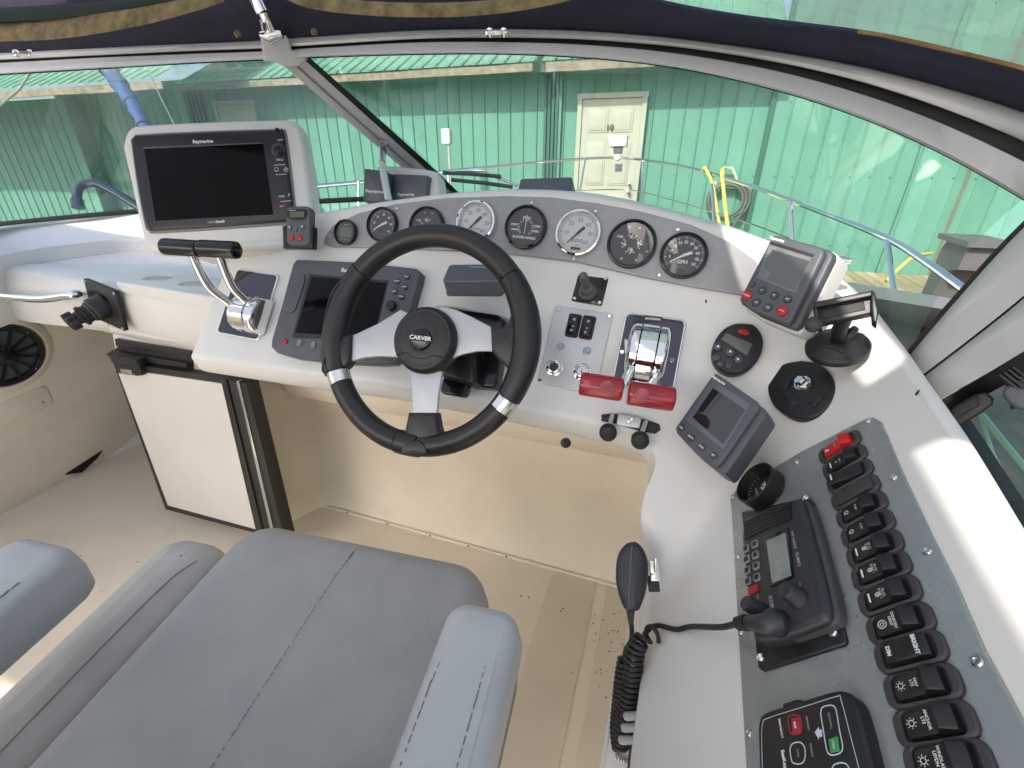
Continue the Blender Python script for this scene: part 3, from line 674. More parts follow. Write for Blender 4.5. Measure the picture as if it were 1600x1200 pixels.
for a, c_, l, s in zip(rim, crs, lip, sd):
    sdv = max(0, min(1, s.x)); col = []
    r0 = skin(a.x, a.y); n0 = skin_n(a.x, a.y, 3)
    back = Vector((0, 1, 0))*(1-sdv)+Vector((1, .15, 0)).normalized()*sdv
    bl_ = .16*(1-sdv)+.035*sdv
    col += [r0+back*bl_+Vector((0, 0, -.012-.01*sdv)), r0+back*bl_*.5+Vector((0, 0, -.002)), r0+back*.014+Vector((0, 0, .000)), r0+back*.005+Vector((0, 0, -.0015))]
    for k in range(0, 8):
        q = a+(c_-a)*(k/8); p = skin(q.x, q.y)
        if k == 0: p = r0+Vector((0, 0, -.006))
        col.append(p)
    for k in range(0, 25):
        q = c_+(l-c_)*(k/24); col.append(skin(q.x, q.y))
    e = skin(l.x, l.y); ne = skin_n(l.x, l.y)
    f0 = Vector((0, .004, -.012)); 
    fr = [Vector((0, -.001, -.006)), Vector((0, .004, -.022)), Vector((0, .012, -.040)), Vector((0, .024, -.050)), Vector((0, .045, -.054)), Vector((0, .22, -.05)), Vector((0, .48, -.05))]
    si = [Vector((-.002, 0, -.006)), Vector((-.001, 0, -.015)), Vector((.004, 0, -.03)), Vector((.006, 0, -.08)), Vector((.008, 0, -.20)), Vector((.012, 0, -.5)), Vector((.02, 0, -.9))]
    for u, v in zip(fr, si): col.append(e+u*(1-sdv)+v*sdv)
    cols.append(col)
dash = thing('dash_console', 'large white moulded helm dash wrapping round to starboard', 'dash', skin(900, 500))
dashbm = loft(cols)
wobj('moulding', dashbm, GEL, dash, smooth=50)
# left end cheek
c0 = cols[0]; ch = [[p for p in c0[2:]], [p+Vector((-.006, .01, -.004)) for p in c0[2:]], [p+Vector((-.008, .25, -.02)) for p in c0[2:]]]
wobj('end_cheek', loft(ch), GEL, dash, smooth=60)
# grey gauge panel
GPn = PG.off(.0065)
outl = [(505, 381), (508, 369), (520, 352), (560, 333), (620, 318), (700, 309), (790, 306), (860, 308), (931, 317), (1000, 330), (1080, 351), (1140, 378), (1178, 405), (1200, 434), (1208, 466), (1165, 462), (1085, 449), (1000, 432), (905, 410), (800, 397), (700, 391), (600, 387), (520, 386)]
MG = frame(GPn.at(860, 360), _b-_a, GPn.n)
if MG.col[2].to_3d().dot(CAMP-MG.translation) < 0: MG = frame(GPn.at(860, 360), _a-_b, -GPn.n)
prism(b_ := B(), lp(MG, outl), -.012, 0, .0012); gp_ = obj('gauge_panel', b_, PANEL, dash, dash.matrix_basis.inverted() @ MG)
for p in ((513, 369), (620, 326), (734, 316), (831, 317), (931, 330), (1059, 359), (897, 404), (1030, 430)):
    q = loc(MG, *p); screw(gp_, q[0], q[1], 0, .0038)
# tan gasket line between dash and side window, starboard sill
WGASK = mat('tan_sealant', (.42, .36, .24), .6)

# ---------------------------------------------------------------- windscreen
def row(pts, n=5): return cr([P(*p) for p in pts], n)
hx = [-120, 0, 150, 300, 410, 520, 660, 800, 930, 1060, 1200, 1330, 1460, 1600, 1760]
ht_ = [1.14, 1.07, .98, .90, .86, .84, .82, .80, .785, .77, .75, .72, .68, .62, .52]
y_top = [86, 81, 73, 66, 61, 53, 45, 43, 47, 58, 76, 98, 129, 172, 240]
y_gt = [99, 94, 87, 80, 76, 69, 61, 59, 63, 74, 95, 124, 165, 221, 300]
y_gb = [103, 98, 90, 84, 80, 73, 66, 66, 71, 84, 108, 142, 188, 252, 340]
y_bot = [124, 116, 107, 98, 93, 88, 84, 84, 91, 106, 137, 178, 234, 312, 415]
def hrow(ys_, dt=0, dy=0): return row([(x, y+dy, t+dt) for x, y, t in zip(hx, ys_, ht_)])
def mixr(a, b, k, dt=0): return row([(x, p+(q-p)*k, t+dt) for x, p, q, t in zip(hx, a, b, ht_)])
ws = thing('windscreen', 'wide wraparound windscreen in a grey painted aluminium frame', 'windscreen', P(715, 300, 1.35))
wobj('upper_rail', bar([hrow(y_top, .03, 2), hrow(y_top, .008), mixr(y_top, y_gt, .3, -.004), mixr(y_top, y_gt, .65, -.006), hrow(y_gt, -.002, -1), hrow(y_gt, .006), hrow(y_gt, .03)]), ALU, ws, smooth=60)
wobj('groove_seal', bar([mixr(y_gt, y_gb, -.3, .010), mixr(y_gt, y_gb, 1.3, .010), mixr(y_gt, y_gb, 1.3, .02), mixr(y_gt, y_gb, -.3, .02)]), RUB, ws)
wobj('lower_rail', bar([hrow(y_gb, .03), hrow(y_gb, .006), hrow(y_gb, .001, 1), mixr(y_gb, y_bot, .9, .001), hrow(y_bot, .006), hrow(y_bot, .03)]), ALU, ws, smooth=60)
wobj('glazing_seal', bar([hrow(y_bot, .016, -1), hrow(y_bot, .014, 2), hrow(y_bot, .024, 2)]), RUB, ws)
# glass bottoms
def glass_pane(topr, botr, name='pane'):
    rows = []
    for k in range(7):
        s = k/6; rows.append([a+(b-a)*s+Vector((0, .03*math.sin(s*math.pi), .02*math.sin(s*math.pi))) for a, b in zip(topr, botr)])
    return wobj(name, slab(rows, Vector((0, .005, .002))), GLASS, ws, smooth=60)
g1 = row([(-120, 122, 1.16), (0, 114, 1.09), (150, 105, 1.0), (300, 96, .92), (440, 90, .875)])
g1b = row([(-120, 364, 1.62), (0, 350, 1.62), (150, 337, 1.58), (300, 325, 1.50), (500, 315, 1.42)]); 
g1b = row([(-120, 364, 1.62), (0, 350, 1.6), (205, 331, 1.52), (430, 318, 1.44), (716, 304, 1.36)])
glass_pane(g1, g1b)
g2 = row([(462, 88, .87), (660, 82, .845), (800, 82, .825), (930, 89, .81), (1060, 104, .795), (1200, 135, .775), (1330, 176, .745), (1460, 232, .705), (1600, 310, .645)])
g2b = row([(700, 306, 1.37), (820, 318, 1.33), (930, 330, 1.26), (1020, 350, 1.17), (1110, 378, 1.07), (1190, 405, .96), (1292, 449, .82), (1355, 500, .73), (1414, 566, .655)])
glass_pane(g2, g2b)
# base seals
def bseal(pts, nm='base_seal', r=.009, m_=RUB, dz=0): wobj(nm, tube([p+Vector((0, 0, dz)) for p in pts], r, 8, flat=.7), m_, ws)
bseal(g1b); bseal([p+Vector((0, 0, -.004)) for p in g2b], r=.010)
# starboard corner post
def strip(name, A, Bq, m_, th=.02, bul=0.):
    """flat bar between two edge polylines (px,py,t)"""
    ra, rb = row(A), row(Bq); md = [(a+b)/2+(CAMP-(a+b)/2).normalized()*bul for a, b in zip(ra, rb)]
    off = lambda p: (p-CAMP).normalized()*th
    wobj(name, slab([ra, md, rb], off), m_, ws, smooth=60)
cu = [(1760, 212, .43), (1600, 355, .50), (1500, 463, .565), (1412, 566, .64)]
cm = [(1760, 330, .42), (1600, 464, .49), (1520, 528, .54), (1436, 592, .60)]
cl = [(1760, 440, .41), (1600, 548, .475), (1530, 590, .52), (1461, 628, .57)]
strip('post_seal', [(a-6, b-5, t+.004) for a, b, t in cu], [(a+2, b+2, t+.004) for a, b, t in cu], RUB, .02)
strip('corner_post', cu, [(a-1, b-1.5, t) for a, b, t in cm], ALU, .02, .004)
strip('post_groove', [(a-3, b-2, t+.003) for a, b, t in cm], [(a+3, b+3, t+.003) for a, b, t in cm], RUB, .01)
strip('corner_post', [(a+1, b+1.5, t) for a, b, t in cm], cl, ALU, .02, .003)
# centre mullion
m1 = [(430, 90, .868), (450, 108, .885), (540, 187, 1.03), (621, 256, 1.20), (668, 300, 1.33)]
m2 = [(446, 88, .866), (463, 104, .883), (556, 187, 1.03), (636, 256, 1.20), (690, 301, 1.33)]
m3 = [(470, 87, .866), (484, 101, .883), (578, 186, 1.03), (656, 256, 1.20), (704, 300, 1.33)]
m4 = [(481, 88, .872), (494, 99, .889), (590, 184, 1.035), (671, 257, 1.205), (716, 300, 1.335)]
strip('mullion', m1, m2, ALU, .022, .002); strip('mullion', m2, m3, ALU, .02, .003)
strip('mullion_seal', m3, m4, RUB, .02)
strip('mullion_joint', [(a-.8, b, t-.0035) for a, b, t in m2], [(a+.8, b, t-.0035) for a, b, t in m2], mat('joint_grey', (.25, .25, .25), .5), .003)
# cast corner joining header and mullion
bm = B(); Mj = frame(P(440, 74, .84), (1, .05, 0), (P(440, 74, .84)-CAMP)*-1)
prism(bm, [loc(Mj, *p) for p in ((407, 60), (446, 55), (452, 62), (456, 78), (482, 92), (466, 104), (446, 104), (428, 96), (412, 96))], -.03, .004, .004, Mj); wobj('corner_casting', bm, ALU, ws)
# starboard side window
sw_ = thing('side_window', 'sliding starboard side window in a black frame behind the helm panel', 'window', P(1500, 640, .56))
def sstrip(name, A, Bq, m_, th=.02):
    ra, rb = row(A), row(Bq); o = wobj(name, slab([ra, rb], lambda p: (p-CAMP).normalized()*th), m_, sw_, smooth=60); return o
sstrip('sill_sealant', [(1405, 560, .655), (1440, 603, .60), (1480, 662, .555), (1540, 757, .49), (1600, 860, .44), (1700, 1040, .36)], [(1412, 562, .665), (1448, 602, .61), (1490, 660, .565), (1551, 752, .50), (1614, 850, .45), (1714, 1030, .37)], WGASK, .015)
sstrip('sill_frame', [(1462, 628, .585), (1490, 662, .558), (1551, 753, .495), (1614, 851, .445), (1714, 1032, .365)], [(1480, 622, .59), (1512, 650, .565), (1580, 752, .50), (1645, 850, .45), (1750, 1030, .37)], RUB, .02)
sstrip('top_frame', [(1463, 629, .572), (1530, 591, .525), (1600, 549, .478), (1740, 470, .41)], [(1478, 652, .575), (1545, 615, .53), (1600, 585, .485), (1740, 505, .415)], BLK, .02)
cr_ = row([(1512, 640, .575), (1590, 605, .52), (1740, 520, .44)]); cb_ = row([(1580, 752, .52), (1650, 850, .47), (1760, 1030, .40)])
wobj('fixed_pane', slab([cr_, cb_], Vector((.004, 0, 0))), GLASS, sw_)
Pn = [P(1541, 646, .60), P(1700, 760, .50), P(1700, 980, .46), P(1600, 800, .52)]
ge = mat('glass_edge_green', (.35, .62, .50), .15)
bm = B(); tube([P(1534, 648, .585), P(1568, 690, .56), P(1608, 738, .535), P(1680, 820, .49)], .0035, 6, bm); wobj('pane_edge', bm, ge, sw_)
bm = B(); tube([P(1532, 650, .587), P(1552, 710, .575), P(1575, 755, .565), P(1610, 815, .55)], .0022, 6, bm); wobj('pane_edge', bm, ge, sw_)
# window latch
Ml = frame(P(1505, 640, .535), P(1540, 615, .52)-P(1480, 655, .545), CAMP-P(1505, 640, .535))
lt = thing('window_latch', 'black plastic finger latch on the starboard side window frame', 'latch', Ml)
prism(b_ := B(), lp(Ml, ((1483, 641), (1523, 616), (1540, 612), (1553, 622), (1552, 632), (1526, 650), (1492, 669), (1487, 665))), -.018, .006, .003); obj('body', b_, BLK, lt)
prism(b_ := B(), lp(Ml, ((1484, 640), (1528, 618), (1530, 634), (1492, 655)), .006), -.0, .013, .002); obj('pull', b_, RUB, lt)
Mr = frame(P(1578, 615, .50), P(1620, 590, .49)-P(1560, 625, .51), CAMP-P(1578, 615, .50))
lt2 = thing('window_latch', 'black ribbed roller latch at the photo edge, starboard window', 'latch', Mr)
prism(b_ := B(), lp(Mr, ((1569, 590), (1590, 583), (1596, 612), (1598, 636), (1580, 640), (1574, 620))), -.012, .004, .003); obj('arm', b_, BLK, lt2)
for i in range(6):
    a = loc(Mr, 1577+i*7, 597-i*4, .01); prism(b_ := B(), rrect(a[0]-.0017, a[0]+.0017, a[1]-.011, a[1]+.011, .001, 2), -.0, .012, .001); obj('rib', b_, BLK, lt2)
prism(b_ := B(), circ(*loc(Mr, 1594, 622), .010, .016, 20), -.01, .012, .004); obj('wheel', b_, GPL, lt2)

# ---------------------------------------------------------------- canvas enclosure
cv = thing('canvas_front', 'navy canvas front of the bimini lashed along the windscreen header', 'canvas', P(700, 20, .76))
cx_ = hx
cbot = [p+4 for p in y_top]
ctop = [-60, -60, -60, -60, -60, -60, -60, -60, -30, 8, 33, 48, 76, 110, 170]
ct2 = [.98, .93, .86, .80, .77, .76, .745, .735, .73, .722, .71, .685, .65, .595, .50]
rA = row([(x, y, t+.004) for x, y, t in zip(cx_, cbot, ht_)]); rB = row([(x, y, t) for x, y, t in zip(cx_, ctop, ct2)])
rows = []
for k in range(9):
    s = k/8; rr_ = []
    for i, (a, b) in enumerate(zip(rA, rB)):
        q = a+(b-a)*s; q += (CAMP-q).normalized()*(.018*math.sin(s*math.pi)+.004*noise.noise(Vector((i*.35, s*4, 0)))); rr_.append(q)
    rows.append(rr_)
wobj('canvas_band', slab(rows, Vector((0, .004, .002))), NAVY, cv, smooth=60)
def band(name, pts, m_, par=None, rise=.004, n=6):
    a = cr([P(x, y0, t-rise) for x, y0, y1, t in pts], n); b = cr([P(x, y1, t-rise) for x, y0, y1, t in pts], n)
    a = [p+(CAMP-p).normalized()*.003*noise.noise(p*14) for p in a]
    md = [(p+q)/2+(CAMP-(p+q)/2).normalized()*.005 for p, q in zip(a, b)]
    return wobj(name, slab([a, md, b], lambda p: (p-CAMP).normalized()*.003), m_, par or cv, smooth=60)
band('tan_binding', [(-60, 37, 68, .90), (0, 34, 65, .87), (80, 30, 62, .835), (150, 21, 53, .80), (220, 7, 40, .775), (290, -10, 22, .755), (350, -28, 3, .745)], TAN)
band('tan_binding', [(420, -40, -14, .735), (480, -14, 12, .73), (560, 0, 23, .72), (650, 4, 27, .71), (740, 2, 25, .705), (830, -8, 14, .70), (900, -22, -2, .70), (960, -40, -20, .70)], TAN)
band('dark_hem', [(-60, 14, 38, .89), (0, 12, 35, .86), (120, 5, 25, .81), (240, -8, 6, .765), (330, -24, -12, .745)], mat('dark_green_canvas', (.012, .022, .018), .9), rise=.003)
wobj('piping', tube(row([(1340, 49, .666), (1400, 59, .652), (1500, 82, .62), (1600, 107, .58), (1700, 140, .53)]), .0024, 8), mat('orange_thread', (.30, .17, .07), .7, var=.4, vscale=40), cv)
wobj('hem_piping', tube(row([(1000, -6, .70), (1060, 8, .702), (1150, 24, .695), (1250, 37, .683), (1330, 47, .668), (1400, 59, .652), (1500, 82, .62), (1600, 107, .58), (1700, 140, .53)]), .0022, 8), mat('navy_hem', (.03, .035, .09), .7), cv)
# clear vinyl above the band
vy = thing('vinyl_window', 'hazy clear vinyl window above the navy canvas to starboard', 'window', P(1300, 20, .70))
va = row([(940, -24, .73), (1000, -4, .725), (1060, 9, .72), (1200, 34, .708), (1330, 49, .683), (1460, 77, .648), (1600, 111, .593), (1760, 171, .50)])
vb = [Vector((p.x*.75, p.y-.52, 1.87-.05*abs(p.x))) for p in va]
rows = [[a+(b-a)*(k/6)+Vector((0, .03, .04))*math.sin(k/6*math.pi) for a, b in zip(va, vb)] for k in range(7)]
wobj('pane', slab(rows, Vector((0, .001, .0005))), VINYL, vy, smooth=60)
# chrome bow fitting and D rings
ft = thing('bimini_fitting', 'chrome canopy bow socket bolted over the centre mullion', 'fitting', P(415, 40, .79))
wobj('tube', tube([P(392, -60, .74), P(399, -5, .765), P(411, 18, .775)], .0095, 14), CHR, ft)
wobj('sleeve', tube([P(399, -4, .762), P(411, 20, .773)], .0115, 14), CHR, ft)
wobj('fork', tube([P(412, 20, .775), P(419, 38, .785), P(424, 54, .80)], [.009, .008, .011], 12), CHR, ft)
wobj('foot', tube([P(408, 55, .80), P(424, 57, .80), P(441, 54, .80)], [.006, .012, .006], 12), CHR, ft)
wobj('pin', tube([P(411, 33, .775), P(413, 46, .785)], .0055, 10), CHR, ft)
def dring(px, py, t, lab):
    M = frame(P(px, py, t), P(px+20, py, t)-P(px-20, py, t), CAMP-P(px, py, t)); d = thing('snap_fitting', lab, 'fitting', M)
    for s in (-1, 1): obj('eyelet', lathe([(.0065, 0), (.007, .003), (.004, .004), (.003, .001)], 18), CHR, d, T(s*.012, 0, 0))
    prism(b_ := B(), rrect(-.009, .009, -.003, .003, .002), 0, .006, .001); obj('bar', b_, CHR, d)
dring(776, 51, .785, 'small chrome double eyelet on the header above the gauges')
dring(37, 83, 1.03, 'small chrome double eyelet on the header, far port end')
for p, l in (((371, 53), 'brass grommet in the navy canvas left of the chrome fitting'), ((491, 50), 'brass grommet in the navy canvas right of the chrome fitting')):
    M = frame(P(*p, .80), (1, 0, 0), CAMP-P(*p, .80)); tag(obj('grommet', lathe([(.0055, 0), (.0055, .002), (.004, .003), (.003, .001)], 18), mat('tarnished_brass', (.22, .17, .10), .4, .7), None, M), l, 'grommet')
# ---------------------------------------------------------------- bimini roof, out of view (shades the helm; openings and translucence added for light)
def roof_pts(pts, z=1.92):
    out = []
    for q in pts:
        k = (z-q.z)/SUN.z; out.append((q.x+SUN.x*k, q.y+SUN.y*k))
    return out
rt = thing('bimini_roof', 'translucent canvas bimini roof over the helm, unseen, with openings added for sun patches', 'canopy', Vector((-1, -.5, 1.92)))
ZR = 1.90
from mathutils.geometry import tessellate_polygon
outer = [(-4.3, .49), (-1.35, .49), (-1.2, .95), (.9, .95), (.9, -1.7), (-4.3, -1.7)]  # outline drawn to keep header and sole shaded, port ledge sunlit
sun_gap_a = [(-.229, .20), (-.10, .20), (-.062, .0), (-.060, -.20), (-.075, -.232), (-.112, -.262), (-.119, -.15), (-.14, -.07), (-.165, -.0), (-.224, -.013)]  # added opening, shaped to place the sun patches on hood and corner
sun_gap_b = [(-.1125, -.41), (-.088, -.392), (-.060, -.40), (-.045, -.7), (-.045, -1.3), (-.13, -1.3), (-.1245, -.65), (-.1215, -.575)]  # added opening for the strip of sun along the sill
loops = [[Vector((x, y, ZR)) for x, y in l] for l in (outer, sun_gap_a, sun_gap_b)]
bm = B(); vs = [bm.verts.new(p) for l in loops for p in l]
for t3 in tessellate_polygon(loops):
    try: bm.faces.new([vs[i] for i in t3])
    except ValueError: pass
bmesh.ops.recalc_face_normals(bm, faces=bm.faces); bmesh.ops.solidify(bm, geom=bm.faces[:], thickness=.003)
RF = mat('translucent_tan_canvas', (.30, .29, .25), .9, var=.1)
_n = RF.node_tree.nodes; _L = RF.node_tree.links; _t = _n.new('ShaderNodeBsdfTranslucent'); _t.inputs[0].default_value = (.65, .68, .72, 1)  # translucence raised so the roof gives soft fill light from above
_m = _n.new('ShaderNodeMixShader'); _m.inputs[0].default_value = .78; _o = _n['Material Output']
_L.new(_n['Principled BSDF'].outputs[0], _m.inputs[1]); _L.new(_t.outputs[0], _m.inputs[2]); _L.new(_m.outputs[0], _o.inputs[0])
wobj('canvas_sheet', bm, RF, rt)

# ---------------------------------------------------------------- helm seat
SM = T(-.452, .50, 0) @ rot2(R(8.5))     # origin: middle of the cushion's front edge at floor level, y forward
SM = Matrix.Translation((-.452, .512, 0)) @ rot2(R(4.5)) @ T(0, 0, .69) @ Matrix.Rotation(R(6), 4, 'X') @ T(0, 0, -.69)
seat = thing('helm_seat', 'grey vinyl helm armchair with padded armrests before the wheel', 'seat', SM)
def cushion(x0, x1, y0, y1, z0, z1, rc, re, mt, name, par, crown=.012, wr=.002, nx=30, ny=30, rf=None):
    """padded block: rounded rectangle plan (corner rc), rounded upper edge re"""
    rings = []; pl = ccw(rrect(x0, x1, y0, y1, rc, 10))
    def sub(p, m=4): return [tuple(a+(b-a)*k/m for a, b in zip(p[i], p[(i+1) % len(p)])) for i in range(len(p)) for k in range(m if math.dist(p[i], p[(i+1) % len(p)]) > .05 else 1)]
    pl = sub(pl, 14); cx_, cy_ = (x0+x1)/2, (y0+y1)/2
    def z_(x, y): return crown*(1-((x-cx_)/(x1-x0)*2)**2)*(1-((y-cy_)/(y1-y0)*2)**4)+wr*noise.noise(Vector((x*9, y*7, z1)))+wr*.5*noise.noise(Vector((x*26, y*20, z1)))
    rings.append([(x, y, z0) for x, y in inset(pl, .01)]); rings.append([(x, y, z0+.012) for x, y in pl]); rings.append([(x, y, (z0+z1)/2) for x, y in inset(pl, -.003)])
    for k in range(0, 8):
        a = k/7*math.pi/2; q = inset(pl, re*(1-math.cos(a))); rings.append([(x, y, z1-re+re*math.sin(a)+(z_(x, y) if k > 4 else 0)*((k-4)/3)) for x, y in q])
    base = inset(pl, re)
    for k in (.85, .7, .55, .4, .25, .1, .02):
        rings.append([(cx_+(x-cx_)*k, cy_+(y-cy_)*k, z1+z_(cx_+(x-cx_)*k, cy_+(y-cy_)*k)) for x, y in base])
    bm = B(); ringface(bm, [[Vector(p) for p in r] for r in rings], True, True); return obj(name, bm, mt, par, smooth=80), z_
W = .245
cu_, zf = cushion(-W, W, -.56, .0, .56, .69, .07, .045, FABR, 'cushion', seat, .006, .0035)
def stitch(name, pts, par, r=.0008, dash_=.006, gap=.004, lift=.0006):
    bm = B(); p = cr(pts, 10); acc = 0; i = 0
    L = [Vector(q) for q in p]; tot = 0; seg = []
    for a, b in zip(L, L[1:]):
        d = (b-a).length; s = 0
        while s < d:
            if (acc % (dash_+gap)) < dash_:
                e_ = min(d, s+.0035); tube([a+(b-a)*(s/d), a+(b-a)*(e_/d)], r, 5, bm)
            s += .0035; acc += .0035
    return stuff(obj(name, bm, STITCH, par))
def topz(y): return .69+zf(0, y)
stitch('stitching', [(.0, -.03, .6875), (.0, -.10, .698), (.0, -.25, .6985), (.0, -.40, .698), (.0, -.54, .69)], seat, .0007)
obj('seam', tube([(.0, -.014, .672), (.0, -.03, .6865), (.0, -.05, .6935)], .0012, 6), STITCH, seat)
seamp = [(W-.012, -.50, .670), (W-.012, -.3, .674), (W-.012, -.12, .674), (W-.016, -.06, .670), (W-.045, -.018, .655)]
obj('piping', tube(cr(seamp, 8), .0028, 8), FABR, seat)
cushion(-W-.135, -W+.006, -.56, -.055, .55, .688, .055, .058, mat('bolster_vinyl', (.50, .475, .45), .5, var=.10, vscale=6, bump=.2, bscale=40, bdist=.0015), 'bolster', seat, .004, .004)
obj('seam', tube(cr([(-W-.028, -.56, .684), (-W-.030, -.3, .689), (-W-.030, -.16, .687), (-W-.022, -.11, .681)], 8), .0009, 6), STITCH, seat)
box_ = cushion(-W-.05, W+.05, -.58, -.02, .42, .56, .06, .02, GPL2, 'base_shell', seat, 0, 0)
obj('pedestal', lathe([(.20, .0), (.19, .02), (.06, .05), (.055, .42)], 28), SST, seat, T(0, -.28, 0))
cushion(-.27, .27, -.72, -.58, .62, 1.05, .06, .05, FABR, 'backrest', seat, .01, .003)
def armrest(sx, yf, x0, x1, z1, nm):
    bm = B(); a = R(2)
    o, _ = cushion(x0, x1, -.62, yf, z1-.085, z1, .026, .017, FABL, nm, seat, .004, .0022)
    xs = x1-.020 if sx > 0 else x0+.020; xi = x0+.013 if sx > 0 else x1-.013
    stitch('stitching', [(xs-.004*sx, -.6, z1+.0030), (xs-.004*sx, -.3, z1+.0036), (xs-.004*sx, yf-.10, z1+.0034), (xs-.005*sx, yf-.04, z1+.0012)], o, .0007)
    obj('piping', tube(cr([(xs+.004*sx, -.6, z1+.0012), (xs+.004*sx, -.3, z1+.0018), (xs+.004*sx, yf-.10, z1+.0014), (xs+.002*sx, yf-.035, z1-.0006), (xs-.006*sx, yf-.010, z1-.007)], 8), .0018, 8), FABL, o)
    stitch('stitching', [(xi, -.6, z1+.0008), (xi, -.3, z1+.0012), (xi, yf-.10, z1+.0010), (xi+.004*sx, yf-.04, z1-.0004)], o, .0007)
    return o
armrest(1, -.180, .251, .337, .862, 'armrest'); armrest(-1, -.225, -.37, -.262, .862, 'armrest')

# ---------------------------------------------------------------- steering wheel
wc = P(664, 530.5, .735); wn = Vector((0, -.885, .465)).normalized()
MW = frame(wc, (1, 0, 0), wn)
wh = thing('steering_wheel', 'three spoked black leather steering wheel with brushed silver spokes', 'steering wheel', MW)
RO = .1865; TR = .0185; RM = RO-TR
def rimseg(a0, a1, tr, name, mt, rm=RM, n=None, fl=1., ends=True, wob=0.):
    n = n or max(3, int(abs(a1-a0)/3)); rings = []
    for i in range(n+1):
        a = R(a0+(a1-a0)*i/n); t = tr(i/n) if callable(tr) else tr
        c_ = Vector((rm*math.cos(a), rm*math.sin(a), 0)); u = Vector((math.cos(a), math.sin(a), 0)); v = Vector((0, 0, 1))
        rings.append([c_+u*t*math.cos(b)+v*t*fl*math.sin(b) for b in [k*2*math.pi/24 for k in range(24)]])
    bm = B(); ringface(bm, rings, True, True); return obj(name, bm, mt, wh, smooth=60)
sm = lambda s: TR*(1+.0*s)
rimseg(41, 143, TR, 'rim', LEA)                      # top
rimseg(213, 263, TR*.98, 'rim', LEA); rimseg(277, 327, TR*.98, 'rim', LEA)
gr = lambda s: TR*(1.04+.14*math.sin(s*math.pi)**1.2)
gl_ = rimseg(143.6, 205, gr, 'grip', LEA); gr_ = rimseg(-25, 40.4, gr, 'grip', LEA)
rimseg(205.6, 212.4, TR*1.0, 'chrome_ring', CHR); rimseg(-32.4, -25.6, TR*1.0, 'chrome_ring', CHR)
rimseg(263.6, 276.4, TR*1.05, 'grip', LEA)
def wpoly(name, pts, z0, z1, bev, mt, dome=0., par=None):
    prism(b_ := B(), lp(MW, pts, 0), z0, z1, bev, None, dome); return obj(name, b_, mt, par or wh, smooth=50)
SPK = mat('satin_spoke_silver', (.47, .49, .51), .42, .35, var=.03, vscale=40, bump=.03, bscale=600, bdist=.0001)
wpoly('spoke', [(548, 524), (556, 522), (590, 506), (626, 484), (660, 500), (660, 560), (616, 558), (590, 557), (570, 559), (548, 565)], -.005, .001, .0015, SPK)
wpoly('spoke', [(690, 479), (712, 484), (735, 494), (770, 512), (772, 549), (745, 549), (722, 554), (702, 562), (660, 560), (660, 500)], -.005, .001, .0015, SPK)
wpoly('spoke', [(641, 580), (644, 620), (644, 648), (683, 648), (685, 620), (691, 580)], -.005, .001, .0015, SPK)
# leather roots where spokes meet the rim
wpoly('grip_root', [(519, 500), (527, 520), (535, 525), (552, 524), (550, 565), (545, 573), (533, 583), (525, 592), (510, 588), (503, 560), (505, 520)], -.011, .0085, .006, LEA, .003)
wpoly('grip_root', [(800, 490), (795, 508), (786, 513), (768, 511), (770, 550), (778, 560), (795, 577), (806, 582), (822, 570), (826, 530), (816, 490)], -.011, .0085, .006, LEA, .003)
wpoly('grip_root', [(641, 645), (684, 645), (688, 668), (694, 690), (697, 703), (660, 708), (626, 703), (632, 685), (637, 665)], -.011, .0085, .006, LEA, .003)
wpoly('perforated_pad', [(634, 708), (638, 692), (648, 687), (662, 687), (671, 692), (677, 707), (655, 711)], .004, .0195, .003, LEA, .0015)
# raised seams on the grips
for pts in ([(531, 441), (519, 458), (512, 480), (508, 505), (508, 525), (510, 545), (504, 575), (507, 583)], [(789, 428), (797, 440), (800, 455), (810, 475), (816, 500), (817, 520), (812, 540), (817, 560), (822, 572)], [(781, 430), (776, 436)]):
    q = [Vector((*loc(MW, a, b, .018), .0185)) for a, b in pts]; obj('seam', tube(cr(q, 4), .0016, 6), LEA, wh)
# hub
hc_ = loc(MW, 661.5, 531, .012); HM = T(hc_[0], hc_[1], 0)
hr_ = 52.5/F_PX*.735
hub = obj('hub', lathe([(hr_*.96, -.02), (hr_, -.012), (hr_, .006), (hr_*.97, .012), (hr_*.88, .016), (hr_*.84, .0155), (hr_*.80, .0165), (hr_*.4, .021), (hr_*.34, .0205), (hr_*.33, .019), (0, .0195)], 64), BLK, wh, HM, smooth=50)
obj('badge', lathe([(hr_*.325, .018), (hr_*.32, .0225), (hr_*.28, .024), (0, .0245)], 40), BLKG, wh, HM)
text('CARVER', .0088, 0.001, .001, .0247, 0, WHT, wh, HM, sx=1.15, bold=.03); text('YACHTS', .0040, 0, -.0055, .0249, 0, DIM, wh, HM, sx=1.4, bold=.02)
bm = B()
for i in range(-15, 16):
    for j in range(-15, 16):
        x, y = (i+(j % 2)*.5)*.0031, j*.0027; r_ = math.hypot(x, y)
        if hr_*.40 < r_ < hr_*.80 and y > -hr_*.55: lathe([(.0008, .0), (.0006, .0008), (0, .001)], 5, bm, T(x, y, .0195-(r_/hr_-.4)*.0072))
stuff(obj('hub_texture', bm, mat('hub_dimples', (.06, .06, .062), .3), wh, HM))
obj('hub_line', tube(cr([Vector((hr_*.95*math.cos(R(a)) if k in (0, 5) else hr_*rr2*math.cos(R(a)), hr_*(.95 if k in (0, 5) else rr2)*math.sin(R(a)), .0155 if k in (0, 5) else .0185)) for k, (a, rr2) in enumerate(((215, .9), (225, .62), (250, .58), (292, .58), (318, .62), (330, .9)))], 5), .0011, 6), BLK, wh, HM)
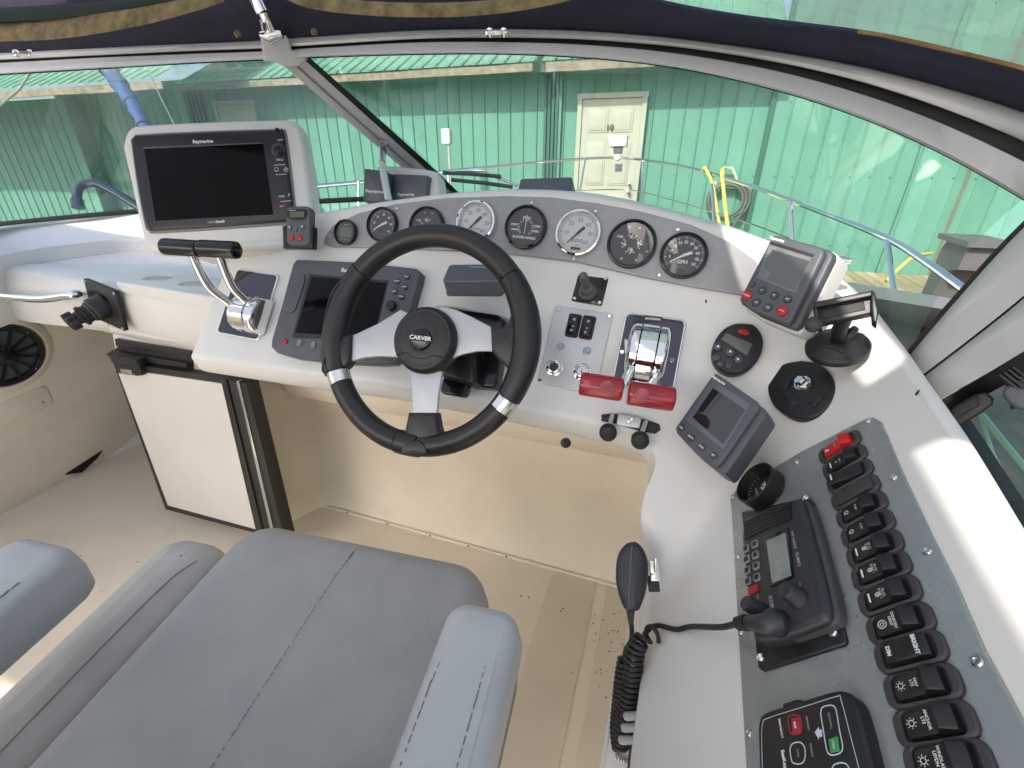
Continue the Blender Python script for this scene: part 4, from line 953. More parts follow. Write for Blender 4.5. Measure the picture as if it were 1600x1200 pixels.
# column and tilt lever behind the wheel
cM = frame(PA.at(740, 545), (1, 0, 0), PA.n)
col_ = thing('wheel_column', 'black plastic tilt column housing behind the steering wheel', 'steering column', cM)
prism(b_ := B(), lp(cM, ((688, 478), (778, 491), (788, 500), (786, 520), (781, 570), (775, 602), (770, 607), (735, 604), (690, 560)), .03), -.01, .03, .006); obj('housing', b_, BLKG, col_)
cc = loc(cM, 715, 555, .04)
prism(b_ := B(), lp(cM, ((683, 560), (697, 520), (735, 520), (743, 560), (744, 598), (735, 602), (690, 588)), .06), .02, .065, .008); obj('shroud', b_, BLK, col_)
wobj('shaft', tube([wc+wn*-.012, PA.at(735, 548)], .022, 16), BLK, col_)
prism(b_ := B(), rrect(*[v for v in (lambda a: (min(x for x, y in a), max(x for x, y in a), min(y for x, y in a), max(y for x, y in a)))(lp(cM, ((692, 592), (730, 592), (728, 620), (694, 616)), .05))], .009), .035, .052, .004); obj('tilt_lever', b_, BLKG, col_)
# moulded raised block behind (pale)
bM = frame(PA.at(735, 470), (1, 0, 0), PA.n)
prism(b_ := B(), lp(bM, ((694, 440), (812, 450), (833, 462), (836, 520), (790, 500), (700, 480), (678, 478)), .008), -.02, .008, .0075)
wobj('raised_panel', (bmesh.ops.transform(b_, matrix=bM, verts=b_.verts), b_)[1], GEL, dash)
# ================================================================ instruments
def bbox(pts): return min(x for x, y in pts), max(x for x, y in pts), min(y for x, y in pts), max(y for x, y in pts)
def place(px, py, rpx, h=0., xdir=None, pl=None):
    """frame on the dash skin at a pixel, z outward; radius from pixels"""
    if pl is None:
        p = skin(px, py); n = skin_n(px, py)
    else: p = pl.at(px, py); n = pl.n if pl.n.dot(CAMP-p) > 0 else -pl.n
    t = 1/skin_w(px, py) if pl is None else 1/pl.w(px, py)
    x = xdir if xdir is not None else ((pl or Plane(p, n)).at(px+8, py)-(pl or Plane(p, n)).at(px-8, py))
    return frame(p+n*h, x, n), rpx*t/F_PX
XA = Vector((1, 0, 0))
GDIAL = mat('dial_white', (.62, .64, .64), .4); DDIAL = mat('dial_black', (.010, .011, .013), .35)
GRN = mat('green_tint_white', (.35, .5, .42), .5)
GPl = Plane(MG.translation, MG.col[2].to_3d())
gx = MG.col[0].to_3d()
def arcmarks(bm, r0, r1, angs, wd, z):
    for a in angs:
        M = rot2(R(a)); box(r0, r1, -wd/2, wd/2, z, z+.0002, bm, M)
def gauge(px, py, rpx, lab, kind, light=False, grp='round gauges in the grey panel'):
    M, r = place(px, py, rpx, 0, gx, GPl)
    g = thing('gauge', lab, 'gauge', M, grp)
    bz = CHR if light else BLKG
    obj('bezel', lathe([(r, 0), (r, .006), (r*.97, .0095), (r*.90, .0105), (r*.86, .0085), (r*.84, .0005)], 48), bz, g, smooth=40)
    obj('dial', lathe([(r*.86, .002), (r*.86, .0035), (0, .0035)], 40), GDIAL if light else DDIAL, g)
    z = .0037; ink = BLK if light else WHT; bm = B(); na = None
    if kind == 'rpm':
        arcmarks(bm, r*.70, r*.80, [225-i*45/1.0 for i in range(7)], .0010, z); arcmarks(bm, r*.74, r*.80, [225-i*4.5 for i in range(61)], .0004, z)
        for i, s in enumerate(('0', '10', '20', '30', '40', '50', '60')):
            a = R(225-45*i)
            if i: text(s, r*.24, r*.54*math.cos(a), r*.54*math.sin(a), z, 0, mat('dial_grey_ink', (.10, .11, .12), .5), g)
        text('RPM', r*.25, 0, -r*.34, z, 0, MATS['dial_grey_ink'], g); text('x100', r*.11, 0, -r*.52, z, 0, MATS['dial_grey_ink'], g)
        prism(b_ := B(), rrect(-r*.22, r*.22, -r*.72, -r*.60, .001), z, z+.0006, 0); obj('hour_meter', b_, BLK, g); na = 228
    elif kind in ('gph', 'speed'):
        arcmarks(bm, r*.70, r*.80, [215-i*25 for i in range(11)], .0009, z); arcmarks(bm, r*.75, r*.80, [215-i*5 for i in range(51)], .0004, z)
        lab_ = ('0', '5', '10', '15', '20', '25', '30', '35', '40', '45', '50') if kind == 'gph' else ('0', '10', '20', '30', '40', '50', '60')
        for i, s in enumerate(lab_):
            a = R(215-i*250/(len(lab_)-1)); text(s, r*.17, r*.57*math.cos(a), r*.57*math.sin(a), z, 0, WHT, g, bold=.02)
        if kind == 'gph':
            text('GPH', r*.22, 0, -r*.28, z, 0, WHT, g, bold=.03); prism(b_ := B(), rrect(-r*.2, r*.2, -r*.58, -r*.42, .001), z, z+.0006, 0); obj('counter', b_, LCD, g)
        na = 212
    elif kind == 'rudder':
        arcmarks(bm, r*.28, r*.40, [180-i*20 for i in range(10)], .0008, z); arcmarks(bm, r*.28, r*.40, [200, 215, 230, 310, 325, 340], .0008, z)
        text('STBD', r*.13, r*.55, .0+r*.08, z, 0, WHT, g, bold=.03); text('PORT', r*.13, -r*.55, r*.08, z, 0, WHT, g, bold=.03)
        text('STBD', r*.13, r*.5, -r*.14, z, 0, WHT, g, bold=.03); text('PORT', r*.13, -r*.5, -r*.14, z, 0, WHT, g, bold=.03)
        text('SYNC', r*.15, 0, r*.42, z, 0, WHT, g, bold=.03); text('RUDDER ANGLE', r*.15, 0, -r*.46, z, 0, WHT, g, bold=.03)
        prism(b_ := B(), [(-.0005, -r*.3), (.0005, -r*.3), (.0005, r*.55), (-.0005, r*.55)], z+.001, z+.0015, 0); obj('needle', b_, WHT, g)
    elif kind == 'quad':
        for cx_, cy_, ang in ((0, r*.42, 90), (0, -r*.42, 270), (-r*.42, 0, 180), (r*.42, 0, 0)):
            for i in range(5):
                a = R(ang+120+i*30); M2 = T(cx_+r*.17*math.cos(a), cy_+r*.17*math.sin(a), 0) @ rot2(a); box(-.0016, .0016, -.0006, .0006, z, z+.0002, bm, M2)
            a = R(ang+160); M2 = T(cx_, cy_, 0) @ rot2(a); box(0, r*.22, -.0008, .0008, z+.001, z+.0015, bm, M2)
        for s, x, y in (('H', .2, .66), ('C', -.2, .66), ('OIL', .0, -.20), ('V', .66, -.25), ('16', .3, -.62), ('12', -.3, -.62), ('FUEL', -.5, .25)): text(s, r*.12, x*r, y*r, z, 0, WHT, g, bold=.02)
    elif kind == 'digital':
        prism(b_ := B(), rrect(-r*.52, r*.52, -r*.38, r*.38, .002), z, z+.001, 0); obj('display', b_, LCD, g)
        text('DEPTH', r*.15, 0, r*.58, z, 0, DIM, g); prism(b_ := B(), rrect(-r*.5, r*.5, -r*.6, -r*.5, .001), z, z+.001, 0); obj('button', b_, GPL, g)
    if na is not None:
        nb = B(); prism(nb, [(-r*.18, -.0014), (r*.0, -.0018), (r*.62, -.0006), (r*.62, .0006), (0, .0018), (-r*.18, .0014)], z+.0014, z+.002, 0)
        a_ = R(48) if kind == 'rpm' else R(212)
        obj('needle', nb, BLK if light else WHT, g, rot2(R(228) if kind == 'rpm' else R(212)))
        obj('needle_cap', prism(B(), [(-r*.05, -.0022), (r*.36, -.0024), (r*.36, .0024), (-r*.05, .0022)], z+.0014, z+.003, .0006), BLK if light else WHT, g, rot2(R(48) if kind == 'rpm' else R(25)))
    if len(bm.verts): stuff(obj('dial_marks', bm, MATS['dial_grey_ink'] if light else WHT, g))
    else: bm.free()
    obj('glass', lathe([(r*.87, .0070), (r*.5, .0078), (0, .0082)], 32), GGLASS, g, smooth=80)
    return g
gauge(542, 364, 20, 'small black round digital depth display, the smallest gauge at the port end', 'digital')
gauge(599, 352, 27, 'black dial partly behind the wheel rim, second from the port end', 'speed')
gauge(668, 354, 30, 'black multi gauge half hidden above the wheel rim top', 'quad')
gauge(745, 348, 33, 'white tachometer in chrome bezel partly behind the wheel rim', 'rpm', True)
gauge(822, 356, 34, 'black rudder angle gauge between the two white tachometers', 'rudder')
gauge(904, 365, 36, 'white tachometer in chrome bezel above the joystick, fully visible', 'rpm', True)
gauge(987, 382, 38, 'black multi gauge between the white tachometer and the fuel flow dial', 'quad')
gauge(1068, 400, 36, 'black fuel flow dial with white pointer at the starboard end', 'gph')

def pod(name, lab, cat, corners, pl, depth, mt, r=.006, bev=.002, group=None, taper=0.):
    M, w_, h_ = fquad(corners, pl); t_ = thing(name, lab, cat, M, group)
    prism(b_ := B(), rrect(-w_/2, w_/2, -h_/2, h_/2, r), -depth, 0, bev); obj('case', b_, mt, t_); return t_, M, w_, h_
def ppoly(t_, M, name, pts, z0, z1, bev, mt, r=None, par=None):
    p = lp(M, pts, z1); 
    prism(b_ := B(), p, z0, z1, bev); return obj(name, b_, mt, par or t_)
def btn(t_, M, px, py, rx, z0, h, mt, name='button', ry=None, sq=False, txt=None, ts=.0, ang=0, tm=None):
    q = loc(M, px, py, z0+h); Mi = M.inverted(); tt = (M @ Vector((q[0], q[1], z0))-CAMP).dot(Vector((-SY*CP, CY*CP, -SP)))
    k = tt/F_PX; rx *= k; ry = (ry or 0)*k or rx
    poly = rrect(q[0]-rx, q[0]+rx, q[1]-ry, q[1]+ry, min(rx, ry)*.45) if sq else circ(q[0], q[1], rx, ry, 20)
    prism(b_ := B(), poly, z0-.001, z0+h, min(h*.6, rx*.3)); o = obj(name, b_, mt, t_)
    if txt: text(txt, ts*k, q[0], q[1], z0+h+.0001, ang, tm or WHT, t_, bold=.02)
    return o

# big navigation screen pod at port
c4 = [(200, 200), (462, 190), (484, 372), (226, 388)]
q = quad_d = None
BPn = Vector((.34, -.86, .38)).normalized(); BP = Plane(P(345, 285, 1.0), BPn)
M, w_, h_ = fquad(c4, BP)
nv = thing('navigation_screen', 'big dark touch screen in a rounded white pod at the port end of the dash', 'navigation display', M)
outer = lp(M, [(189, 228), (194, 208), (204, 197), (225, 193), (330, 188), (430, 185), (455, 187), (468, 196), (474, 215), (484, 290), (492, 362), (490, 378), (478, 386), (380, 391), (260, 396), (238, 394), (226, 384), (216, 350), (203, 290)])
def soft(p, n=4): return [tuple(v)[:2] for v in cr([Vector((*q, 0)) for q in p+[p[0]]], n)[:-1]]
prism(b_ := B(), inset(ccw(soft(outer)), .016), -.10, -.02, .001); prism(b_, soft(outer), -.034, .0, .012); obj('pod', b_, GEL, nv, smooth=60)
def ring(outer_, inner_, z0, z1, name, mt, par):
    bm = B(); a = soft(outer_); b = soft(inner_); ringface(bm, [[(x, y, z0) for x, y in a], [(x, y, z1) for x, y in a], [(x, y, z1) for x, y in b], [(x, y, z0) for x, y in b]], False, False); return obj(name, bm, mt, par)
bez = lp(M, [(208, 222), (213, 216), (225, 213), (330, 208), (430, 205), (440, 206), (446, 214), (456, 290), (461, 340), (457, 346), (440, 348), (330, 356), (245, 361), (236, 359), (230, 350), (218, 290)])
prism(b_ := B(), soft(bez), -.01, .010, .006); obj('bezel', b_, mat('bezel_black', (.014, .013, .018), .3), nv, smooth=60)
gapp = lp(M, [(205, 219), (211, 213), (224, 210), (330, 205), (431, 202), (443, 203), (449, 212), (459, 290), (464, 342), (459, 349), (440, 352), (330, 360), (244, 365), (234, 362), (227, 352), (215, 290)])
prism(b_ := B(), soft(gapp), -.01, .003, .002); obj('bezel_gasket', b_, mat('gasket_beige_grey', (.20, .19, .18), .3), nv, smooth=60)
ppoly(nv, M, 'screen', [(225, 232), (411, 224), (427, 335), (243, 345)], .009, .0105, .0003, SCR)
ppoly(nv, M, 'screen_ridge', [(222, 230), (410, 222.5), (411, 224), (224, 232.5)], .009, .0112, .0003, GPL)
def ptext(t_, M, s, px, py, size_px, z, mt=WHT, dx=(1, 0), **kw):
    a = loc(M, px, py, z); b = loc(M, px+dx[0]*10, py+dx[1]*10, z); ang = math.atan2(b[1]-a[1], b[0]-a[0]); k = math.hypot(b[0]-a[0], b[1]-a[1])/10/math.hypot(*dx)
    return text(s, size_px*k, a[0], a[1], z+.0001, ang, mt, t_, **kw)
ptext(nv, M, 'Raymarine', 317, 221, 7.5, .0100, WHT, (1, -.045), bold=.025); ptext(nv, M, 'hybrid', 332, 346.5, 6, .0100, DIM, (1, -.06)); ptext(nv, M, 'touch', 344, 346, 6, .0100, WHT, (1, -.06), bold=.03)
bq = lambda *a, **k: btn(nv, M, *a, **k)
bq(434, 234, 10, .010, .001, GPL); bq(434, 234, 8.5, .011, .004, BLK, name='dial_ring'); bq(434, 234, 5, .014, .006, BLKG, name='joystick')
for a, b in (((428, 258), (446, 257)), ((431, 273), (448, 272)), ((438, 315), (455, 313.5))):
    tube([(*loc(M, *a, .0102), .0102), (*loc(M, *b, .0102), .0102)], .0005, 5, b_ := B()); obj('key_line', b_, WHT, nv)
for s, px, py, sz in (('⌂', 425, 218, 5), ('WPT', 438, 219, 4), ('MENU', 437, 250, 4), ('+', 447, 265, 7), ('-', 432, 266, 7), ('MOB', 440, 307, 4), ('P', 452, 305, 6), ('OK', 440, 322, 4)):
    if s != '⌂': ptext(nv, M, s, px, py, sz, .0102, WHT, (1, -.04))
ppoly(nv, M, 'mark_red', [(438, 320), (446, 319), (446, 321), (438, 322)], .0095, .0104, 0, RED)
for px in (432, 447):
    qx = loc(M, px, 265, .0102); a_ = circ(*qx, .0046, n=20); bm = B(); ringface(bm, [[(x, y, .0104) for x, y in a_], [(x, y, .0104) for x, y in inset(ccw(a_), .0007)]]); obj('zoom_ring', bm, WHT, nv)
# foot of the pod
foot = lp(M, [(262, 372), (472, 362), (470, 392), (300, 402)], -.02)
prism(b_ := B(), foot, -.10, -.015, .01); obj('pod_foot', b_, GEL, nv)

# little handset in its cradle
c4 = [(447, 322), (483, 321), (486, 384), (445, 385)]
hp_ = Plane(P(465, 354, .955), Vector((.12, -.93, .35)))
M, w_, h_ = fquad(c4, hp_); hs = thing('remote_handset', 'small grey handheld remote with two red buttons in a black cradle', 'remote control', M)
prism(b_ := B(), rrect(-w_/2, w_/2, -h_/2, h_/2, .013), -.018, 0, .005); obj('case', b_, GPL, hs)
ppoly(hs, M, 'cradle', [(441, 353), (446, 352), (449, 382), (481, 382), (484, 353), (489, 354), (488, 388), (442, 388)], -.02, -.004, .002, BLK)
prism(b_ := B(), soft(lp(M, [(448, 330), (455, 327), (475, 327), (480, 330), (478, 341), (465, 344), (450, 341)])), 0, .0015, .0006); obj('window', b_, BLKG, hs)
ppoly(hs, M, 'lcd', [(452, 331), (475, 330), (475, 339), (453, 340)], .001, .0018, 0, LCD)
ptext(hs, M, 'Raymarine', 457, 328.5, 2.4, .0016)
for px, py, rx, mt_, tx in ((452, 355, 4, GPL2, '<'), (461, 358, 3.6, GPL2, ''), (472, 354, 4, GPL2, '>'), (455, 371, 4.6, RED, ''), (468, 371, 4.6, RED, '')): btn(hs, M, px, py, rx, 0, .002, mt_, txt=tx or None, ts=6)

# chart plotter on the sloping face
pc4 = [(463, 405), (657, 421), (622, 567), (424, 545)]
PAo = PA.off(.022)
M, w_, h_ = fquad(pc4, PAo)
cp = thing('chart_plotter', 'grey chart plotter with dark screen mounted on the dash behind the wheel', 'chart plotter', M)
outl_ = lp(M, [(463, 405), (560, 409), (650, 419), (657, 425), (654, 440), (640, 490), (622, 562), (615, 568), (590, 569), (520, 566), (460, 559), (432, 551), (423, 542), (424, 530), (440, 475), (457, 412)])
prism(b_ := B(), outl_, -.024, 0, .004); obj('case', b_, GPL, cp)
ppoly(cp, M, 'screen_recess', [(483, 428), (607, 438), (585, 531), (456, 528)], -.004, .0008, .0004, RUB)
ppoly(cp, M, 'screen', [(487, 432), (604, 442), (584, 528), (461, 520)], .0, .0012, .0003, SCR)
ppoly(cp, M, 'card_door', [(462, 427), (474, 428), (476, 436), (469, 460), (460, 484), (455, 488), (439, 486), (441, 476)], -.003, .0035, .0015, GPL)
ptext(cp, M, 'Raymarine', 550, 423, 8, 0, WHT, (1, .06), bold=.02)
for px, py, s in ((635, 432, 'PAGE'), (620, 439, 'ACTIVE'), (632, 448, 'WPTS'), (616, 455, 'DATA'), (627, 463, 'MENU')): btn(cp, M, px, py, 5, 0, .003, mat('dark_grey_button', (.05, .055, .065), .4), txt=s, ts=3)
btn(cp, M, 609, 477, 10, 0, .002, GPL, name='pad_ring'); btn(cp, M, 609, 476, 8, .002, .008, BLK, name='trackpad')
btn(cp, M, 445, 533, 4.5, 0, .003, RED)
for px, py in ((467, 535), (489, 538), (511, 541), (533, 544), (560, 548)): btn(cp, M, px, py, 4.5, 0, .003, mat('grey_button', (.20, .23, .24), .4), ry=6)

# grey covers
def cover(lab, c4, pl, depth, txt=None, tp=None, ts=7, r=.008, tdx=(1, 0), tmt=WHT):
    M, w_, h_ = fquad(c4, pl); c_ = thing('instrument_cover', lab, 'cover', M)
    prism(b_ := B(), rrect(-w_/2, w_/2, -h_/2, h_/2, r), -depth, 0, .004); obj('cap', b_, GPL2, c_)
    prism(b_ := B(), rrect(-w_/2-.001, w_/2+.001, -h_/2-.001, h_/2+.001, r), -depth-.001, -depth+.003, .001); obj('lip', b_, GPL, c_)
    if txt: ptext(c_, M, txt, *tp, ts, 0, tmt, tdx, bold=.02)
    return c_
cover('flat grey sun cover on the raised block behind the wheel rim', [(703, 410), (782, 414), (785, 444), (692, 434)], Plane(PA.at(738, 428)+Vector((0, -.035, .045)), Vector((0, -.42, .9))), .032, 'Raymarine', (746, 417), 6, tdx=(1, .03), tmt=mat('pale_blue_print', (.35, .45, .6), .5))
cover('low grey sun cover standing on top of the dash hood', [(814, 277), (893, 277), (892, 297), (808, 297)], Plane(P(850, 288, 1.06), Vector((-.05, -.75, .66))), .05, r=.006)
up_ = Plane(P(600, 285, 1.10), Vector((.12, -.93, .34)))
# pod with two covered displays left of the hood
M, w_, h_ = fquad([(592, 262), (680, 270), (684, 302), (592, 312)], Plane(P(632, 285, 1.15), Vector((.10, -.90, .42))))
ip = thing('instrument_pod', 'white moulded pod behind two grey covered displays at the mullion foot', 'pod', M)
prism(b_ := B(), soft(lp(M, [(585, 262), (594, 257), (640, 260), (676, 265), (685, 273), (687, 300), (684, 318), (640, 325), (590, 325)])), -.05, .0, .012); obj('pod', b_, GEL, ip, smooth=60)
cover('upright grey cover lettered in white, port one of the pair on the hood', [(572, 263), (606, 268), (604, 316), (564, 318)], Plane(P(585, 290, 1.11), Vector((.28, -.93, .2))), .045, 'Raymarine', (585, 299), 6.5, .004, tdx=(1, .08))
cover('upright grey cover half sunk behind the hood, starboard one of the pair', [(615, 270), (668, 275), (666, 312), (611, 318)], Plane(P(640, 292, 1.13), Vector((.05, -.93, .2))), .05, 'Raymarine', (634, 304), 6, .004)
st_ = thing('strap_clip', 'steel clip on the mullion holding a slim white strap', 'clip', P(597, 235, 1.1))
wobj('strap', tube([P(597, 252, 1.09), P(600, 275, 1.075), P(607, 312, 1.06)], .0085, 10, flat=.35), WPL, st_)
wobj('clip', tube([P(597, 219, 1.105), P(598, 232, 1.10), P(598, 253, 1.09)], [.006, .009, .007], 10), SST, st_)
wobj('swivel', tube([P(592, 222, 1.10), P(604, 222, 1.105)], .006, 10), SST, st_)
# galley tap to port
tp_ = thing('tap', 'dark grooved swan neck tap curving up beside the big white pod', 'tap', P(150, 290, 1.42))
tpts = cr([P(121, 321, 1.40), P(121, 303, 1.40), P(128, 290, 1.41), P(146, 286, 1.42), P(170, 295, 1.43), P(205, 316, 1.44), P(235, 336, 1.45)], 5)
wobj('spout', tube(tpts, .0125, 14), mat('dark_steel', (.13, .17, .22), .25, .7), tp_)
wobj('nozzle', tube([P(122, 325, 1.40), P(121, 312, 1.40)], .0165, 14), MATS['dark_steel'], tp_)

# ---------------------------------------------------------------- engine controls
MIR = mat('mirror_black_steel', (.10, .10, .12), .04, 1.0)
def control(lab, pc, hb):
    M, w_, h_ = fquad(pc, PA.off(.004)); c_ = thing('engine_control', lab, 'control', M)
    prism(b_ := B(), rrect(-w_/2, w_/2, -h_/2, h_/2, .010), -.01, 0, .0015); obj('trim_plate', b_, CHR, c_)
    prism(b_ := B(), rrect(-w_/2+.003, w_/2-.003, -h_/2+.003, h_/2-.003, .008), -.005, .0008, .0006); obj('mirror_plate', b_, MIR, c_)
    return c_, M, w_, h_
def housing(c_, x, y, w_, h_, hh):
    """chrome barrel: profile arched along y, three segments across"""
    for i, (a, b, k) in enumerate(((-.5, -.22, .94), (-.21, .21, 1.0), (.22, .5, .94))):
        prof = [(-h_/2, 0)]+[(h_/2*math.sin(R(t))*1.0, hh*k*math.cos(R(t))**.72) for t in range(-84, 85, 7)]+[(h_/2, 0)]
        rings = []
        mid_ = [(a, .003), (a+.015, 0), (b-.015, 0), (b, .003)]
        if i == 0: mid_ = [(a, .016), (a+.02, .009), (a+.05, .004), (a+.09, .001), (a+.13, 0), (b-.015, 0), (b, .003)]
        if i == 2: mid_ = [(a, .003), (a+.015, 0), (b-.13, 0), (b-.09, .001), (b-.05, .004), (b-.02, .009), (b, .016)]
        for s, inn in mid_:
            rings.append([Vector((x+s*w_, y+py_*(1-inn*8), max(0, pz-inn*.8))) for py_, pz in prof])
        bm = B(); ringface(bm, rings, True, True); obj('barrel', bm, CHR, c_, smooth=50)
# port: shift levers
c_, M, w_, h_ = control('twin shift levers with black grips on the port end of the dash', [(372, 421), (438, 428), (402, 530), (335, 522)], None)
q = loc(M, 388, 492, .02); housing(c_, q[0], q[1]+.004, w_*.60, h_*.52, .052)
for a, b in (((409, 476), .05),): obj('pivot', lathe([(.006, 0), (.006, .012), (.003, .015), (0, .015)], 14), CHR, c_, T(w_*.32, q[1], .022) @ Matrix.Rotation(R(90), 4, 'Y'))
wobj('lever', tube(cr([P(366, 482, .985), P(355, 471, .975), P(330, 452, .945), P(316, 432, .92), P(305, 408, .895), P(298, 392, .885)], 4), [.0085]*21, 14), CHR, c_)
wobj('lever', tube(cr([P(394, 484, .985), P(385, 471, .97), P(366, 452, .94), P(355, 432, .915), P(346, 408, .89), P(340, 392, .88)], 4), [.0085]*21, 14), CHR, c_)
def knob(par, a, b, ta, tb, r, mt):
    p, q = P(*a, ta), P(*b, tb); d = (q-p).normalized(); Mk = frame(p, d.orthogonal(), d); L_ = (q-p).length
    return wobj('grip', lathe([(r*.86, 0), (r*.97, .0015), (r, .005), (r, L_-.005), (r*.97, L_-.0015), (r*.86, L_)], 32, None, Mk), mt, par, smooth=50)
knob(c_, (256, 385), (312, 389), .885, .875, .0158, BLKG); knob(c_, (313, 388), (371, 391), .875, .865, .0162, BLKG)
# starboard: throttles
c_, M, w_, h_ = control('twin throttle levers with dark red grips on the starboard dash', [(981, 489), (1077, 499), (1049, 614), (950, 604)], None)
q = loc(M, 1011, 553, .02); housing(c_, q[0], q[1]+.004, w_*.64, h_*.72, .058)
prism(b_ := B(), lp(M, [(1006, 493), (1035, 496), (1034, 504), (1005, 501)]), 0, .0014, .0003); obj('label_plate', b_, BLK, c_); ptext(c_, M, 'ANTENNA', 1020, 498.5, 5.2, .0014, WHT, (1, .09), bold=.03)
for p in ((972, 550), (1050, 563)):
    s = loc(M, *p, 0); screw(c_, s[0], s[1], 0, .004)
wobj('lever', tube(cr([P(986, 572, .745), P(982, 584, .735), P(972, 602, .705), P(960, 606, .69)], 4), .0075, 14), CHR, c_)
wobj('lever', tube(cr([P(1024, 578, .74), P(1022, 590, .73), P(1016, 606, .70), P(1012, 615, .69)], 4), .0075, 14), CHR, c_)
k1 = knob(c_, (906, 599), (973, 609), .690, .680, .0178, DRED); k2 = knob(c_, (981, 613), (1053, 624), .682, .672, .0185, DRED)
for (px, py, t) in ((948, 605, .665), (1003, 617, .656)):
    p = P(px, py, t); n_ = (CAMP-p).normalized(); wobj('grip_sticker', lathe([(.0098, -.003), (.0098, .0008), (0, .0012)], 24, None, frame(p, XA, n_)), mat('worn_sticker', (.30, .06, .07), .6, var=.3, vscale=90), c_)

# ignition panel
M, w_, h_ = fquad([(870, 478), (961, 490), (928, 613), (836, 600)], PA.off(.003)); ig = thing('ignition_panel', 'grey aluminium ignition panel with two key switches and two rockers', 'switch panel', M)
prism(b_ := B(), rrect(-w_/2, w_/2, -h_/2, h_/2, .005), -.008, 0, .001); obj('plate', b_, BRU, ig)
for p in ((874, 483), (952, 494), (843, 594), (922, 607)):
    s = loc(M, *p); screw(ig, s[0], s[1], 0, .0035)
for (px, py) in ((896, 509), (918, 512)):
    q = loc(M, px, py); bm = rbox(q[0]-.0118, q[0]+.0118, q[1]-.0215, q[1]+.0215, 0, .003, .004, .001); o = obj('rocker_switch', bm, RUB, ig)
    bm = rbox(q[0]-.0088, q[0]+.0088, q[1]-.0175, q[1]+.0175, .002, .0075, .002, .002); obj('rocker', bm, BLKG, o)
    ptext(o, M, '*', px+1, py-8, 11, .0077, WHT, (1, .1)); ptext(o, M, '=', px-1, py+1, 6, .0077, WHT, (1, .1)); ptext(o, M, '*', px-4, py+9, 11, .0077, WHT, (1, .1))
for px, py in ((875, 541), (917, 548)):
    btn(ig, M, px, py, 6.5, 0, .002, SST, name='button_collar'); btn(ig, M, px, py-1, 5, .002, .006, mat('pale_blue_button', (.30, .38, .44), .35), name='start_button')
for px, py in ((866, 573), (909, 580)):
    q = loc(M, px, py, .004); kx = obj('key_switch', lathe([(.0165, 0), (.0165, .002), (.0145, .003)], 6), CHR, ig, T(*q, 0)); obj('collar', lathe([(.0135, .003), (.013, .008), (.010, .010), (.0085, .010), (.0075, .006), (0, .006)], 28), SST, kx)
    obj('key_slot', box(-.0006, .0006, -.004, .004, .006, .0068), BLK, kx)
# joystick
M, w_, h_ = fquad([(905, 426), (952, 431), (940, 478), (892, 469)], PA.off(.003)); js = thing('joystick', 'grey bellows joystick on a square black plate below the gauges', 'joystick', M)
prism(b_ := B(), rrect(-w_/2, w_/2, -h_/2, h_/2, .003), -.005, 0, .0008); obj('plate', b_, BLKG, js)
for sx_ in (-1, 1):
    for sy_ in (-1, 1): screw(js, sx_*(w_/2-.005), sy_*(h_/2-.005), 0, .0034)
a0 = loc(M, 919, 458, 0); ax = M.inverted() @ P(911, 430, .765)
JG = mat('grey_rubber', (.11, .12, .12), .6)
d_ = (ax-Vector((*a0, 0))); Lj = d_.length; Mj = frame(Vector((*a0, 0)), (1, 0, 0), d_)
obj('bellows', lathe([(.0155, 0), (.0165, .003), (.0145, .006), (.0155, .009), (.0125, .012), (.0135, .015), (.0105, .019), (.0110, .022), (.0085, .026)], 28), JG, js, Mj, smooth=60)
obj('stick', lathe([(.0075, .02), (.0075, Lj-.006), (.0068, Lj-.001), (.004, Lj+.002), (0, Lj+.003)], 20), JG, js, Mj, smooth=60)
# trim tab levers below the throttles
tm_M, r_ = place(985, 668, 10); tl_ = thing('tab_levers', 'small steel bracket with two round black knobs on the dash lip', 'lever', tm_M)
tz = .008
ov = lp(tm_M, [(940, 648), (958, 646), (1010, 656), (1030, 663), (1032, 672), (1024, 678), (1005, 675), (960, 662), (940, 658)], 0)
prism(b_ := B(), ov, -.006, .006, .004); obj('base', b_, RUB, tl_)
prism(b_ := B(), lp(tm_M, [(966, 646), (1003, 653), (999, 670), (963, 664)], tz), 0, .012, .002); obj('bracket', b_, BRU, tl_)
for a, b in (((957, 648), (950, 672)), ((1009, 658), (1000, 684))):
    p, q = Vector((*loc(tm_M, *a, .010), .010)), Vector((*loc(tm_M, *b, .022), .022)); obj('lever_arm', tube([p, q], .0052, 8, flat=.5), BRU, tl_)
    d_ = CAMP-(tm_M @ q); dl = tm_M.inverted().to_3x3() @ d_.normalized(); Mk = frame(q, (1, 0, 0), (dl+Vector((0, -.5, 0))).normalized())
    obj('knob', lathe([(.010, -.008), (.0138, -.005), (.0142, .004), (.013, .008), (.008, .0105), (0, .011)], 28), RUB, tl_, Mk @ T(0, -.004, 0))
for px, py in ((982, 659), (987, 655)):
    s = loc(tm_M, px, py, .012); screw(tl_, s[0], s[1], .012, .0035)
mm, r_ = place(884, 692, 4); tag(obj('plug', lathe([(.009, 0), (.007, .003), (.004, .010), (0, .012)], 14), BLK, None, mm), 'tiny black plug under the lip of the dash', 'plug')

